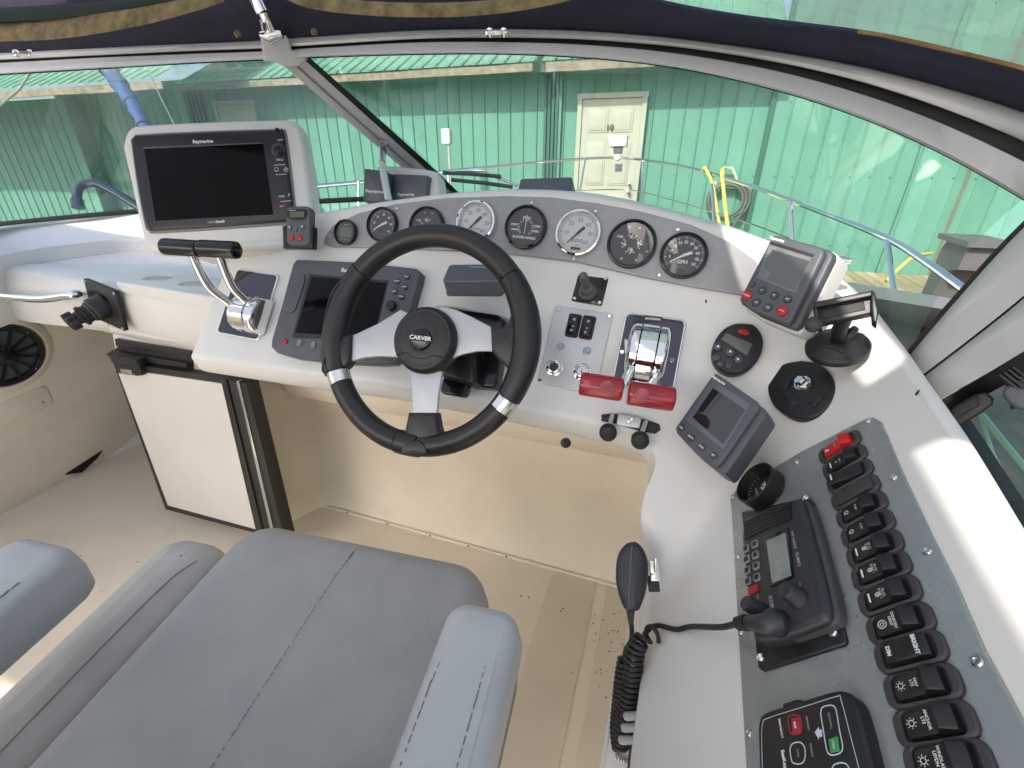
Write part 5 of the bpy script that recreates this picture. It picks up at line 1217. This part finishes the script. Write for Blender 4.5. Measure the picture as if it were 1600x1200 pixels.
# ---------------------------------------------------------------- corner instruments
# autopilot head in white wedge
n1 = Vector((-.60, -.68, .42)).normalized(); P1 = Plane(P(1228, 440, .635), n1)
M, w_, h_ = fquad([(1204, 368), (1290, 395), (1232, 506), (1156, 468)], P1)
ap = thing('autopilot_head', 'grey autopilot control head with two red keys in a white wedge', 'autopilot', M)
oc = lp(M, [(1203, 374), (1209, 367), (1218, 368), (1280, 385), (1287, 390), (1287, 398), (1236, 502), (1229, 507), (1218, 504), (1178, 488), (1158, 475), (1155, 467)])
prism(b_ := B(), oc, -.028, 0, .004); obj('case', b_, GPL, ap)
wd = [(x*1.12+.004, y*1.08-.001) for x, y in oc]
prism(b_ := B(), wd, -.060, -.022, .004); obj('wedge', b_, GEL, ap)
oc2 = [(x*1.04+.006, y*1.03) for x, y in oc]; prism(b_ := B(), oc2, -.034, -.010, .004); obj('case_back', b_, GPL, ap)
ppoly(ap, M, 'display_frame', [(1204, 378), (1270, 399), (1242, 458), (1182, 434)], -.002, .0008, .0003, mat('lens_grey', (.17, .18, .18), .2))
ppoly(ap, M, 'visor_slot', [(1204, 377), (1271, 397), (1269, 402), (1203, 382)], -.002, .0012, .0002, RUB)
ppoly(ap, M, 'lcd', [(1207, 390), (1265, 408), (1241, 453), (1184, 431)], .0, .0014, .0003, mat('mirror_lcd', (.16, .17, .17), .03, .75))
ptext(ap, M, 'Raymarine', 1214, 374, 5.5, 0, WHT, (1, .30), bold=.03)
DB = MATS['dark_grey_button']
for px, py, rx, mt_, s in ((1174, 443, 5, DB, ''), (1190, 453, 6.4, DB, '-1'), (1209, 461, 6.4, DB, '+1'), (1230, 467, 6.2, DB, 'DISP'), (1166, 461, 8.2, RED, 'STANDBY'), (1181, 472, 6.4, DB, '-10'), (1199, 480, 6.4, DB, '+10'), (1221, 485, 8.8, RED, 'AUTO')):
    btn(ap, M, px, py, rx, 0, .0025, mt_, txt=s or None, ts=4.2 if len(s) < 4 else 3.0, ang=R(-4))
wobj('thumb_screw', lathe([(.007, 0), (.007, .006), (.004, .012), (.004, .016), (0, .017)], 14, None, frame(P(1309, 408, .66), (0, 0, 1), (.9, -.2, .1))), CHR, ap)
# round black windlass remote
M, r = place(1151, 549, 40, .004); 
rm = thing('round_remote', 'oval black keypad with small screen and a red badge, starboard of the throttles', 'keypad', M)
ov = lp(M, [(1160, 509), (1176, 512), (1188, 527), (1190, 545), (1182, 566), (1165, 583), (1146, 589), (1127, 584), (1114, 570), (1111, 553), (1116, 535), (1129, 518), (1145, 510)])
prism(b_ := B(), soft(ov, 3), -.006, .016, .006, None, .003); obj('case', b_, BLK, rm, smooth=60)
zf_ = .0195
ppoly(rm, M, 'lcd', [(1134, 520), (1176, 537), (1167, 556), (1128, 530)], .012, .0192, .0005, mat('brown_lcd', (.12, .12, .115), .08))
prism(b_ := B(), circ(*loc(M, 1162, 519, .019), .0085, .0042, 20, R(-20)), .012, .0200, .0006); obj('badge', b_, RED, rm)
for px, py, rx, s in ((1141, 550, 8, ''), (1122, 541, 7, ''), (1154, 561, 7.5, ''), (1120, 558, 6, ''), (1126, 568, 5.5, ''), (1139, 571, 5.5, '')):
    btn(rm, M, px, py, rx, .0175, .004, DB)
for px, py, an in ((1141, 549, 0), (1122, 541, 1.57), (1153, 561, -1.57)):
    q = loc(M, px, py, .0217); prism(b_ := B(), [(q[0]+.0028*math.cos(an+R(a)), q[1]+.0028*math.sin(an+R(a))) for a in (90, 210, 330)], .0214, .0219, 0); obj('arrow', b_, WHT, rm)
# multifunction display leaning on the corner
n2 = Vector((-.52, -.50, .69)).normalized(); P2 = Plane(P(1120, 658, .655), n2)
tc4 = [(1114, 583), (1186, 632), (1120, 728), (1055, 669)]; M, w_, h_ = fquad(tc4, P2)
td = thing('depth_display', 'square grey depth display with four keys tilted on the dash corner', 'display', M)
oc = lp(M, [(1112, 587), (1116, 583), (1121, 584), (1182, 626), (1186, 634), (1183, 641), (1126, 724), (1120, 728), (1108, 723), (1075, 696), (1057, 676), (1055, 668)])
prism(b_ := B(), oc, -.03, 0, .003); obj('case', b_, GPL, td)
oc2 = [(x*1.0+.010, y*1.0-.002) for x, y in oc]; prism(b_ := B(), oc2, -.045, -.008, .004); obj('case_back', b_, GPL, td)
ppoly(td, M, 'display_frame', [(1115, 594), (1172, 632), (1130, 702), (1070, 656)], -.002, .0008, .0003, mat('lens_grey2', (.13, .14, .16), .15))
ppoly(td, M, 'lcd', [(1114, 606), (1164, 640), (1130, 694), (1082, 652)], .0, .0014, .0003, mat('mirror_lcd2', (.10, .10, .10), .03, .8))
ptext(td, M, 'Raymarine', 1123, 594, 5.5, 0, WHT, (1, .65), bold=.03)
for px, py, s in ((1064, 668, 'DISP'), (1079, 683, 'DEPTH'), (1095.5, 698, 'SPEED'), (1114, 711, 'RST')): btn(td, M, px, py, 6, 0, .0022, DB, txt=s, ts=3.6, ang=R(-3))
# round black mount with bolt
M, r = place(1254, 611, 50, .006); rb = thing('round_mount', 'round black mounting base with a chrome bolt on the starboard dash', 'mount', M)
ov = lp(M, [(1254, 566), (1280, 570), (1298, 585), (1306, 608), (1300, 633), (1284, 650), (1260, 657), (1236, 653), (1212, 637), (1202, 612), (1205, 590), (1225, 572)])
prism(b_ := B(), soft(ov, 3), -.03, .006, .003); obj('disc', b_, BLK, rb, smooth=60)
for pts, z0, z1 in (([(1230, 583), (1241, 588), (1226, 609), (1216, 602)], .004, .009), ([(1276, 610), (1287, 618), (1270, 637), (1261, 628)], .004, .009), ([(1244, 585), (1268, 590), (1270, 603), (1245, 602)], .004, .008), ([(1222, 612), (1240, 612), (1246, 628), (1232, 634)], .004, .008)): ppoly(rb, M, 'rib', pts, z0, z1, .002, BLK)
q = loc(M, 1251.5, 596, .012); obj('bolt', lathe([(.0105, .006), (.0105, .010), (.008, .011), (.0078, .017), (.006, .0185), (0, .0185)], 6), CHR, rb, T(*q, 0)); obj('washer', lathe([(.0115, .006), (.0115, .0085), (0, .0086)], 24), CHR, rb, T(*q, 0))
ppoly(rb, M, 'slot', [(1255, 594), (1269, 600), (1266, 606), (1253, 601)], .004, .0095, .001, mat('brass_dark', (.10, .06, .01), .4, .6))
# phone mount
bp_ = P(1308, 541, .628); upv = Vector((-.28, -.30, .91)).normalized(); M = frame(bp_, P(1340, 548, .62)-P(1276, 532, .62), upv)
pmn = thing('phone_mount', 'black phone holder on a round suction foot by the windscreen corner', 'phone mount', M)
obj('suction_foot', lathe([(.037, -.006), (.0375, .001), (.034, .0045), (.029, .006), (.026, .012), (.015, .015), (0, .016)], 40), BLK, pmn, smooth=50)
wobj('lock_lever', tube([P(1300, 538, .615), P(1318, 545, .605), P(1326, 548, .605)], [.009, .008, .006], 10, flat=.5), BLK, pmn)
wobj('neck', tube(cr([P(1310, 532, .615), P(1312, 515, .60), P(1318, 500, .59), P(1316, 488, .58)], 3), [.009]*10, 12), BLK, pmn)
wobj('neck_lug', tube([P(1322, 532, .615), P(1331, 518, .605), P(1338, 512, .60)], [.007, .006, .004], 10), BLK, pmn)
Mp = frame(P(1318, 484, .575), P(1364, 466, .585)-P(1273, 490, .565), Vector((-.35, -.80, .48)))
def pprism(name, pts, z0, z1, bev, mt, M_=Mp):
    prism(b_ := B(), lp(M_, pts, z1), z0, z1, bev); bmesh.ops.transform(b_, matrix=M_, verts=b_.verts); return wobj(name, b_, mt, pmn)
pprism('cradle', [(1271, 478), (1363, 457), (1366, 489), (1281, 506)], -.012, .004, .002, BLK)
pprism('cradle_lip', [(1270, 472), (1364, 453), (1366, 462), (1272, 481)], -.010, .014, .002, BLK)
pprism('cradle_pad', [(1283, 485), (1350, 470), (1352, 484), (1287, 498)], .0, .0052, .001, RUB)
pprism('jaw', [(1361, 454), (1367, 456), (1373, 484), (1370, 506), (1363, 500), (1361, 480)], -.010, .016, .002, BLK)
pprism('jaw', [(1269, 480), (1278, 478), (1284, 512), (1277, 513)], -.010, .012, .002, BLK)
wobj('clamp_wheel', lathe([(.0095, -.005), (.0095, .005), (.007, .0065), (0, .0065)], 20, None, frame(P(1271, 507, .565), (0, 0, 1), (-.3, -.9, .2))), BLK, pmn)
for px, py in ((1285, 509),):
    mm, _ = place(px, py, 4); 
for px, py, s in ((1103, 471, .0016), (1434, 614, .002)):
    mm, _ = place(px, py, 2, .0006); tag(obj('chip_mark', lathe([(s, 0), (s*.5, .0006), (0, .0007)], 6), BLK, None, mm @ Matrix.Diagonal((1, 2.2, 1, 1))), 'tiny dark chip in the white gelcoat '+('below the starboard gauge' if px < 1200 else 'near the corner post foot'), 'chip')
# ---------------------------------------------------------------- starboard switch panel
PBo = PB.off(.0030)
d1 = Vector((.028, .991, .127)).normalized(); d2 = Vector((.521, -.122, .846)); nB = PB.n
if nB.dot(CAMP-PB.p) < 0: nB = -nB
MP = frame(PBo.at(1340, 900), d2, nB)
PNL = mat('clouded_panel_aluminium', (.33, .35, .37), .24, .35, var=.10, vscale=7, detail=6, col2=(.34, .38, .37), rvar=.12)
spn = thing('switch_panel', 'long grey aluminium panel of rocker switches along the starboard side', 'switch panel', MP)
outl_ = [(1142, 792), (1140, 777), (1147, 768), (1250, 706), (1350, 655), (1364, 652), (1376, 659), (1409, 738), (1458, 842), (1493, 912), (1537, 1014), (1600, 1130), (1700, 1300), (1720, 1345), (1180, 1400), (1165, 1200)]
prism(b_ := B(), lp(MP, outl_), -.008, 0, .0015); obj('plate', b_, PNL, spn)
for p in ((1357, 658), (1245, 722), (1146, 776), (1397, 746), (1450, 861), (1528, 1034), (1153, 870), (1158, 988), (1170, 1146)):
    q = loc(MP, *p); screw(spn, q[0], q[1], 0, .0042)
SWC = [(1313, 700), (1321, 723), (1329, 746), (1338, 771), (1347.5, 798), (1357, 828), (1368, 860), (1378, 894), (1391, 933), (1408, 977), (1424, 1021), (1443, 1075), (1462.5, 1134), (1484, 1195), (1508, 1262)]
FRM = mat('switch_frame', (.045, .043, .046), .55, var=.15, vscale=30); RKB = mat('rocker_black', (.014, .014, .015), .33, var=.2, vscale=50)
SL, SWd = .0545, .0252
def rocker(kind):
    w2 = .0085
    if kind == 'flat': pf = [(-.0175, .002), (-.0175, .0065), (-.015, .0085), (0, .0080), (.015, .0085), (.0175, .0065), (.0175, .002)]
    elif kind == 'left': pf = [(-.0185, .002), (-.0195, .012), (-.017, .0125), (.004, .0068), (.0175, .0055), (.0175, .002)]
    elif kind == 'blank': pf = [(-.021, .002), (-.021, .005), (-.019, .0062), (.019, .0062), (.021, .005), (.021, .002)]
    else: pf = [(-.0175, .002), (-.0175, .0050), (-.016, .0060), (.004, .0074), (.0068, .0118), (.0085, .0124), (.0175, .0080), (.018, .002)]
    rings = []
    for y, s in ((-w2, .90), (-w2+.0008, .97), (-w2+.002, 1), (w2-.002, 1), (w2-.0008, .97), (w2, .90)):
        rings.append([Vector((x*(.5+.5*s) if False else x-(1-s)*x*.3, y, .002+(z-.002)*s)) for x, z in pf])
    bm = B(); ringface(bm, rings, True, True); return mesh('rocker', bm, 40)
RM_ = {k: rocker(k) for k in ('flat', 'left', 'blank', 'std')}
fm = B(); a_ = ccw(rrect(-SL/2, SL/2, -SWd/2, SWd/2, .0085, 6)); i_ = ccw(rrect(-.0205, .0205, -.0098, .0098, .0045, 6))
ringface(fm, [[(x, y, -.001) for x, y in a_], [(x, y, .0028) for x, y in a_], [(x, y, .0040) for x, y in inset(a_, .0012)], [(x, y, .0042) for x, y in inset(i_, -.0008)], [(x, y, .0034) for x, y in i_], [(x, y, .001) for x, y in i_]], False, True)
FME = mesh('rocker_switch', fm, 40)
spec = {0: ('std', 'HORN'), 1: ('std', 'WIPER'), 2: ('left', ''), 3: ('blank', ''), 4: ('std', 'PUMP'), 5: ('std', 'PUMP'), 6: ('std', 'BILGE\nPUMP'), 7: ('std', 'BILGE\nPUMP 1'), 8: ('std', 'BILGE\nPUMP 2'), 9: ('std', 'COURTESY\nLIGHT'), 10: ('flat', ''), 11: ('std', 'NAV\nLTS'), 12: ('std', 'ANCHOR\nLTS'), 13: ('std', 'WINDLASS\nUP/DN'), 14: ('std', '')}
lightd = {}
bar_m = mesh('indicator', prism(B(), rrect(-.0008, .0008, -.0045, .0045, .0008, 3), 0, .0003, 0)); bar_m.materials.append(mat('white_indicator', (.75, .78, .76), .4))
def ringmark(r0, r1, spokes=0, par=None, x=0, y=0, z=.0072):
    bm = B(); n = 20
    a = [(x+r1*math.cos(2*math.pi*i/n), y+r1*math.sin(2*math.pi*i/n), z) for i in range(n)]; b = [(x+r0*math.cos(2*math.pi*i/n), y+r0*math.sin(2*math.pi*i/n), z) for i in range(n)]
    ringface(bm, [a, b])
    for i in range(spokes):
        M2 = T(x, y, 0) @ rot2(2*math.pi*i/spokes); box(r1*1.25, r1*1.75, -.0002, .0002, z, z+.0001, bm, M2)
    return obj('icon', bm, WHT, par)
for i, (px, py) in enumerate(SWC):
    q = loc(MP, px, py); kind, tx = spec[i]
    o = _link('rocker_switch', FME, FRM, T(q[0], q[1], 0) @ rot2(R(random.uniform(-1, 1))), spn)
    if i == 0: o['label'] = 'red rocker switch at the top of the column'
    me = RM_[kind]
    me2 = me if me.materials else me
    k = 'red' if i == 0 else 'blk'
    if (kind, k) not in lightd:
        m3 = me.copy(); m3.materials.append(mat('red_rocker', (.55, .02, .02), .28) if i == 0 else (FRM if kind == 'blank' else RKB)); lightd[(kind, k)] = m3
    _link('rocker', lightd[(kind, k)], None, T(), o)
    if i in (1, 2, 6, 7, 8): _link('indicator', bar_m, None, T(-.0135, 0, .0068 if i != 2 else .0125), o)
    if i in (4, 5): text('Q', .0062, -.0125, 0, .0069, R(-90), WHT, o)
    if i in (6, 7, 8): ringmark(.0015, .0021, 0, o, -.0055, 0, .0074); text('>', .006, -.0055, .0, .0076, R(-90), WHT, o)
    if i in (1,): text('o', .005, -.0055, 0, .0074, R(-90), WHT, o)
    if i == 9: ringmark(.0032, .0038, 0, o, -.0105, 0, .0070); ringmark(.0012, .0017, 6, o, -.0105, 0, .0070)
    if i in (11, 12, 13): ringmark(.0016, .0021, 8, o, -.0115, 0, .0070)
    if i == 0: text('d', .0075, -.0125, 0, .0066, R(-90), WHT, o, bold=.03)
    if i == 10: text('DIM', .0045, -.0115, 0, .0087, R(-90), WHT, o, bold=.04); text('BRIGHT', .0045, .0095, 0, .0086, R(-90), WHT, o, bold=.04)
    elif tx: text(tx, .0030 if i > 1 else .0024, -.0012 if kind == 'std' else 0, 0, .0079, R(-90), WHT if i > 8 else DIM, o, bold=.02)

# small hooded gauge above the radio
PBn = Plane(PB.p, nB)
M, r = place(1199, 768, 36, .003, d2, PBo); hg = thing('gauge', 'deep hooded black gauge at the top of the starboard panel beside the radio', 'gauge', M)
obj('hood', lathe([(r*.98, 0), (r, .010), (r*1.0, .020), (r*.93, .021), (r*.90, .012), (r*.88, .006), (0, .006)], 44), BLK, hg)
obj('dial', lathe([(r*.86, .0062), (0, .0064)], 32), DDIAL, hg)
text('TRIM', r*.26, r*.15, -r*.05, .0068, R(-80), WHT, hg, bold=.02); text('WATER TEMP', r*.16, -r*.25, -r*.3, .0068, R(-80), DIM, hg)
bm = B(); arcmarks(bm, r*.6, r*.78, [100+i*16 for i in range(9)], .0009, .0067); stuff(obj('dial_marks', bm, DIM, hg))
obj('needle', prism(B(), [(-.001, 0), (.001, 0), (.0004, r*.6), (-.0004, r*.6)], .0072, .0076, 0), WHT, hg, rot2(R(200)))
# radio on its bracket
RP = mat('radio_charcoal', (.028, .030, .036), .42, var=.15, vscale=40, bump=.05, bscale=500, bdist=.0003)
Mq, w_, h_ = fquad([(1166, 822), (1268, 783), (1322, 1003), (1187, 1046)], PB.off(.007))
rb_ = thing('radio_bracket', 'black mounting plate screwed down under the marine radio', 'bracket', Mq)
prism(b_ := B(), lp(Mq, [(1158, 800), (1262, 776), (1270, 784), (1321, 1000), (1318, 1006), (1190, 1047), (1184, 1043)]), -.006, 0, .0015); obj('plate', b_, BLK, rb_)
for p in ((1189, 1028), (1302, 988), (1259, 778)):
    q = loc(Mq, *p); screw(rb_, q[0], q[1], 0, .0045, CHR)
PR = PB.off(.024); Mr_, w_, h_ = fquad([(1160, 812), (1245, 778), (1293, 955), (1176, 1000)], PR)
rad = thing('marine_radio', 'charcoal marine VHF radio with lit grey screen and black knobs', 'radio', Mr_)
face = [(1156, 838), (1160, 815), (1166, 806), (1200, 792), (1236, 778), (1247, 779), (1253, 786), (1270, 850), (1288, 925), (1292, 955), (1287, 966), (1272, 973), (1225, 990), (1185, 998), (1176, 994), (1172, 985), (1163, 910)]
prism(b_ := B(), soft(lp(Mr_, face), 2), -.018, 0, .007); obj('case', b_, RP, rad, smooth=50)
fo = lp(Mr_, face); cx_ = sum(p[0] for p in fo)/len(fo); cy_ = sum(p[1] for p in fo)/len(fo)
prism(b_ := B(), soft([(cx_+(x-cx_)*1.045+.002, cy_+(y-cy_)*1.0) for x, y in fo], 2), -.018, -.008, .003); obj('gasket_rim', b_, mat('rubber_grey', (.06, .06, .065), .6), rad, smooth=50)
for k in range(6):
    s = k/5; A_ = (1162+s*2, 817+s*24); C_ = (1200, 797+s*26); E_ = (1236, 786+s*24)
    bm = tube(cr([Vector((*loc(Mr_, *p, .001), .0005)) for p in (A_, C_, E_)], 5), .0017, 6); obj('grille_slat', bm, BLK, rad)
ppoly(rad, Mr_, 'screen_bezel', [(1193, 840), (1231, 824), (1241, 902), (1203, 917)], -.002, .0012, .0005, BLKG)
ppoly(rad, Mr_, 'screen', [(1197, 845), (1227, 832), (1236, 899), (1206, 911)], .0, .0018, .0003, mat('radio_lcd', (.24, .27, .26), .18, var=.1, vscale=80))
bk = mat('grey_key', (.22, .23, .25), .45)
for cx_, ys_, n_ in ((1164, (856, 873, 890, 907), 0), (1178, (849, 866, 883, 901), 1)):
    for i, y in enumerate(ys_):
        o = btn(rad, Mr_, cx_+i, y, 6, 0, .0022, bk, sq=True, ry=6.5); btn(rad, Mr_, cx_+i, y, 4, .0015, .0012, BLK, sq=True, ry=4.5, name='key_legend')
btn(rad, Mr_, 1175, 920, 10, 0, .0025, RED, name='distress_key', sq=True, ry=6.5)
ptext(rad, Mr_, 'VHF MARINE', 1240, 843, 5.0, 0, DIM, (.2, 1)); ptext(rad, Mr_, 'IC-M412', 1247, 874, 6, 0, DIM, (.2, 1), bold=.02); ptext(rad, Mr_, 'ICOM', 1205, 941, 8, 0, DIM, (.2, 1), bold=.02); ptext(rad, Mr_, 'SQL', 1184, 932, 4, 0, DIM, (.2, 1)); ptext(rad, Mr_, 'VOL', 1250, 913, 4, 0, DIM, (.2, 1))
def rknob(px, py, rpx, h, z=0):
    q = loc(Mr_, px, py, h*.7); t = 1/PR.w(px, py); r = rpx*t/F_PX
    obj('knob', lathe([(r*1.15, z), (r*1.12, z+.003), (r, z+.005), (r*.92, z+h-.003), (r*.8, z+h), (0, z+h+.0008)], 28), RP, rad, T(*q, 0))
rknob(1232, 925, 15, .017); rknob(1172, 946, 13, .020)
pb = (PR.off(.010)).at(1210, 975)
wobj('plug', tube(cr([PR.off(-.002).at(1214, 972), PR.off(.010).at(1208, 974), PR.off(.014).at(1190, 975), PR.off(.014).at(1170, 973)], 4), [.013, .0135, .0135, .013, .0125, .0115, .011, .010, .0095, .009, .0085, .0075, .007], 18), RP, rad)
for i in range(4): wobj('boot_ring', tube([PR.off(.014).at(1167-i*4, 972.6+i*.5), PR.off(.014).at(1165-i*4, 973+i*.5)], .0082-.0004*i, 14), RP, rad)
# microphone, clip and coiled cord
mt_ = .655
Mm = frame(P(986, 901, mt_), XA*.9+Vector((0, .25, 0)), (CAMP-P(986, 901, mt_)).normalized()+Vector((-.5, 0, .2)))
Mm = frame(P(986, 901, mt_), P(1000, 901, mt_)-P(980, 901, mt_), CAMP-P(986, 901, mt_))
mic = thing('microphone', 'black hand microphone with grey seam hanging on its clip', 'microphone', Mm)
mo = [(962, 905), (963, 880), (968, 862), (978, 850), (987, 847), (994, 847), (1004, 856), (1012, 875), (1013, 898), (1009, 925), (1002, 945), (996, 954), (978, 953), (970, 938), (965, 922)]
prism(b_ := B(), soft(lp(Mm, mo), 3), -.022, .010, .009, None, .003); obj('body', b_, RP, mic, smooth=60)
obj('seam', tube(cr([Vector((*loc(Mm, a, b, .011), .0125)) for a, b in ((988, 852), (986, 870), (985, 900), (983, 930), (984, 950))], 4), .0012, 6), mat('seam_grey', (.10, .11, .13), .5), mic)
ppoly(mic, Mm, 'strain_relief', [(978, 950), (992, 951), (990, 975), (982, 975)], -.008, .003, .002, RUB)
ppoly(mic, Mm, 'talk_key', [(1004, 872), (1012, 874), (1010, 905), (1002, 904)], -.012, .006, .002, RUB)
cl_ = thing('mic_clip', 'steel microphone hanger clip screwed to the console edge', 'clip', P(1020, 885, .68))
wobj('clip', rbox(-.006, .008, -.020, .010, -.003, .004, .002, .001, M=frame(P(1021, 885, .675), P(1030, 885, .675)-P(1010, 885, .675), CAMP-P(1021, 885, .675))), SST, cl_)
wobj('clip_hook', tube([P(1017, 872, .67), P(1024, 872, .67), P(1024, 896, .67), P(1016, 898, .67)], .0028, 8), SST, cl_)
wobj('clip_foot', rbox(-.008, .008, -.012, .010, -.003, .006, .002, .001, M=frame(P(1021, 911, .675), P(1030, 911, .675)-P(1010, 911, .675), CAMP-P(1021, 911, .675))), BLK, cl_)
def helix(path, r, pitch, wire, par, mt, name='cord', n=10):
    p = cr(path, 24); out = []; ph = 0; up = None
    for i in range(len(p)-1):
        d = p[i+1]-p[i]; L_ = d.length; dn = d.normalized()
        if up is None: up = dn.orthogonal().normalized()
        u = (up-dn*up.dot(dn)).normalized(); up = u; v = dn.cross(u); m = max(1, int(L_/(pitch/n)+.5))
        for k in range(m):
            rr = r(i/len(p)) if callable(r) else r
            out.append(p[i]+d*(k/m)+u*rr*math.cos(ph)+v*rr*math.sin(ph)); ph += 2*math.pi*(L_/m)/pitch
    return wobj(name, tube(out, wire, 7), mt, par, smooth=80)
cord = thing('coiled_cord', 'black coiled microphone cord looping from the radio over the white edge', 'cord', P(1000, 1000, .62))
sPB = lambda a, b, o=.006: P(a, b, 1/skin_w(a, b)) + nB*o
wobj('lead', tube(cr([PR.off(.013).at(1152, 974), PR.off(.004).at(1125, 980), sPB(1090, 986, .010), sPB(1060, 986, .004), sPB(1035, 980, .004), P(1018, 980, .655), P(1006, 992, .65)], 6), .0034, 9), RUB, cord)
helix([P(1026, 990, .645), P(1012, 992, .642), P(1000, 1003, .64)], .0095, .016, .0030, cord, RUB, 'loose_coil')
helix([P(1000, 1000, .64), P(993, 1020, .64), P(989, 1050, .64), P(983, 1090, .64), P(975, 1130, .645), P(969, 1165, .65)], .0105, .0074, .0031, cord, RUB, 'coil')
helix([P(975, 1030, .67), P(970, 1060, .67), P(966, 1100, .675), P(963, 1140, .68), P(966, 1170, .68)], .0070, .0072, .0031, cord, RUB, 'coil')
wobj('lead', tube(cr([P(986, 972, .655), P(987, 985, .655), P(986, 1000, .66), P(978, 1015, .668), P(975, 1032, .67)], 4), .0034, 8), RUB, cord)
# pocket on the console's inboard side
pk = thing('side_pocket', 'white open pocket on the inboard side of the starboard console', 'pocket', P(960, 1150, .72))
qa, qb, qc, qd = P(966, 1046, .73), P(1014, 1038, .70), P(1000, 1240, .64), P(934, 1240, .66)
wobj('pocket_wall', slab([[qa, qb], [qa+(qd-qa)*.5, qb+(qc-qb)*.5], [qd, qc]], Vector((.008, .0, -.006))), GEL, pk)
wobj('pocket_rim', tube([qd, qa, qa+(qb-qa)*.4], .004, 8), GEL, pk)
wobj('pocket_seal', slab([[P(996, 1045, .69), P(1012, 1042, .69)], [P(976, 1240, .635), P(990, 1240, .63)]], Vector((.004, 0, -.004))), RUB, pk)
fr_ = mat('frosted_plastic', (.45, .47, .50), .3, trans=.2)
for i, (px, py) in enumerate(((981, 1119), (977, 1137), (973, 1156))):
    p = P(px+5, py, .625); Mk = frame(p, (0, 0, 1), (P(px-20, py+1, .63)-p))
    tag(obj('plastic_peg', lathe([(.0055, -.010), (.0055, .006), (.004, .0095), (0, .0105)], 16), fr_, None, Mk), ('topmost', 'middle', 'lowest')[i]+' frosted plastic peg of the three beside the coiled cord', 'peg', 'frosted pegs beside the cord')
p = P(972, 1185, .66); tag(obj('spring', helix([P(962, 1182, .67), P(985, 1192, .66)], .004, .004, .0011, None, CHR, 'spring').data, None), 'small steel spring lying at the bottom of the side pocket', 'spring')
for o_ in [x for x in bpy.data.objects if x.name.startswith('spring') and 'label' not in x]: bpy.data.objects.remove(o_)
# pager style control with SOS key
PS_ = PB.off(.016); Ms_ = frame(PS_.at(1260, 1190), d2, nB)
sk_ = thing('alarm_panel', 'black alarm control with red and green keys at the foot of the switch panel', 'control panel', Ms_)
so_ = [(1182, 1140), (1185, 1122), (1193, 1112), (1215, 1104), (1260, 1090), (1300, 1078), (1318, 1078), (1332, 1087), (1341, 1108), (1352, 1150), (1366, 1210), (1392, 1310), (1385, 1335), (1350, 1345), (1215, 1350), (1196, 1340), (1190, 1300), (1184, 1200)]
prism(b_ := B(), soft(lp(Ms_, so_), 2), -.013, 0, .004); obj('case', b_, BLK, sk_, smooth=50)
prism(b_ := B(), lp(Ms_, [(1220, 1103), (1220, 1097), (1243, 1090), (1250, 1092), (1252, 1097)]), -.010, -.002, .001); obj('tab', b_, BLK, sk_)
def outline(pts, wd, mt, name, par=sk_, M_=Ms_, z=.0004):
    q = soft(lp(M_, pts), 3); a = ccw(q); b = inset(a, wd); bm = B(); ringface(bm, [[(x, y, z) for x, y in a], [(x, y, z) for x, y in b]]); return obj(name, bm, mt, par)
LB = mat('pale_blue_white', (.55, .62, .70), .4)
outline([(1190, 1150), (1192, 1130), (1200, 1122), (1260, 1103), (1308, 1088), (1315, 1093), (1330, 1150), (1350, 1230), (1360, 1310), (1210, 1320), (1194, 1250)], .0006, LB, 'border_line')
outline([(1282, 1116), (1284, 1106), (1292, 1102), (1302, 1102), (1308, 1110), (1313, 1140), (1318, 1165), (1316, 1176), (1306, 1181), (1296, 1180), (1291, 1170), (1286, 1140)], .0010, LB, 'key_outline')
outline([(1231, 1128), (1233, 1119), (1240, 1117), (1250, 1119), (1254, 1130), (1254, 1142), (1250, 1148), (1240, 1149), (1234, 1144)], .0012, mat('sos_red', (.35, .02, .05), .4), 'key_outline')
outline([(1234, 1172), (1237, 1163), (1246, 1159), (1254, 1161), (1259, 1170), (1259, 1186), (1254, 1194), (1244, 1195), (1237, 1190)], .0010, LB, 'key_outline')
outline([(1300, 1200), (1304, 1194), (1316, 1191), (1326, 1196), (1332, 1215), (1334, 1240), (1310, 1246), (1304, 1225)], .0010, LB, 'key_outline')
ppoly(sk_, Ms_, 'sos_key', [(1236, 1122), (1249, 1121), (1251, 1144), (1238, 1146)], -.001, .001, .0004, MATS['sos_red'])
ppoly(sk_, Ms_, 'clear_key', [(1294, 1155), (1308, 1150), (1311, 1173), (1297, 1176)], -.001, .001, .0004, mat('clear_green', (.05, .30, .10), .4))
ppoly(sk_, Ms_, 'arrow', [(1273, 1144), (1279, 1136), (1279, 1140), (1284, 1140), (1284, 1151), (1279, 1151), (1279, 1155)], -.001, .0004, 0, LB)
dn = (.18, 1)
for s, px, py, sz, m_, b in (('SOS', 1242, 1133, 6, WHT, .03), ('EMERGENCY', 1220, 1138, 5.5, WHT, .02), ('SENDING', 1262, 1130, 5.2, DIM, 0), ('RECEIVING', 1297, 1126, 5.2, DIM, 0), ('CALL', 1247, 1177, 6, DIM, 0), ('CLEAR', 1302, 1163, 5.2, WHT, 0), ('SENDING', 1268, 1172, 5.2, DIM, 0), ('SeaKey', 1225, 1186, 10, WHT, .03)):
    ptext(sk_, Ms_, s, px, py, sz, .0010 if s in ('SOS', 'CLEAR') else .0003, m_, dn, bold=b)
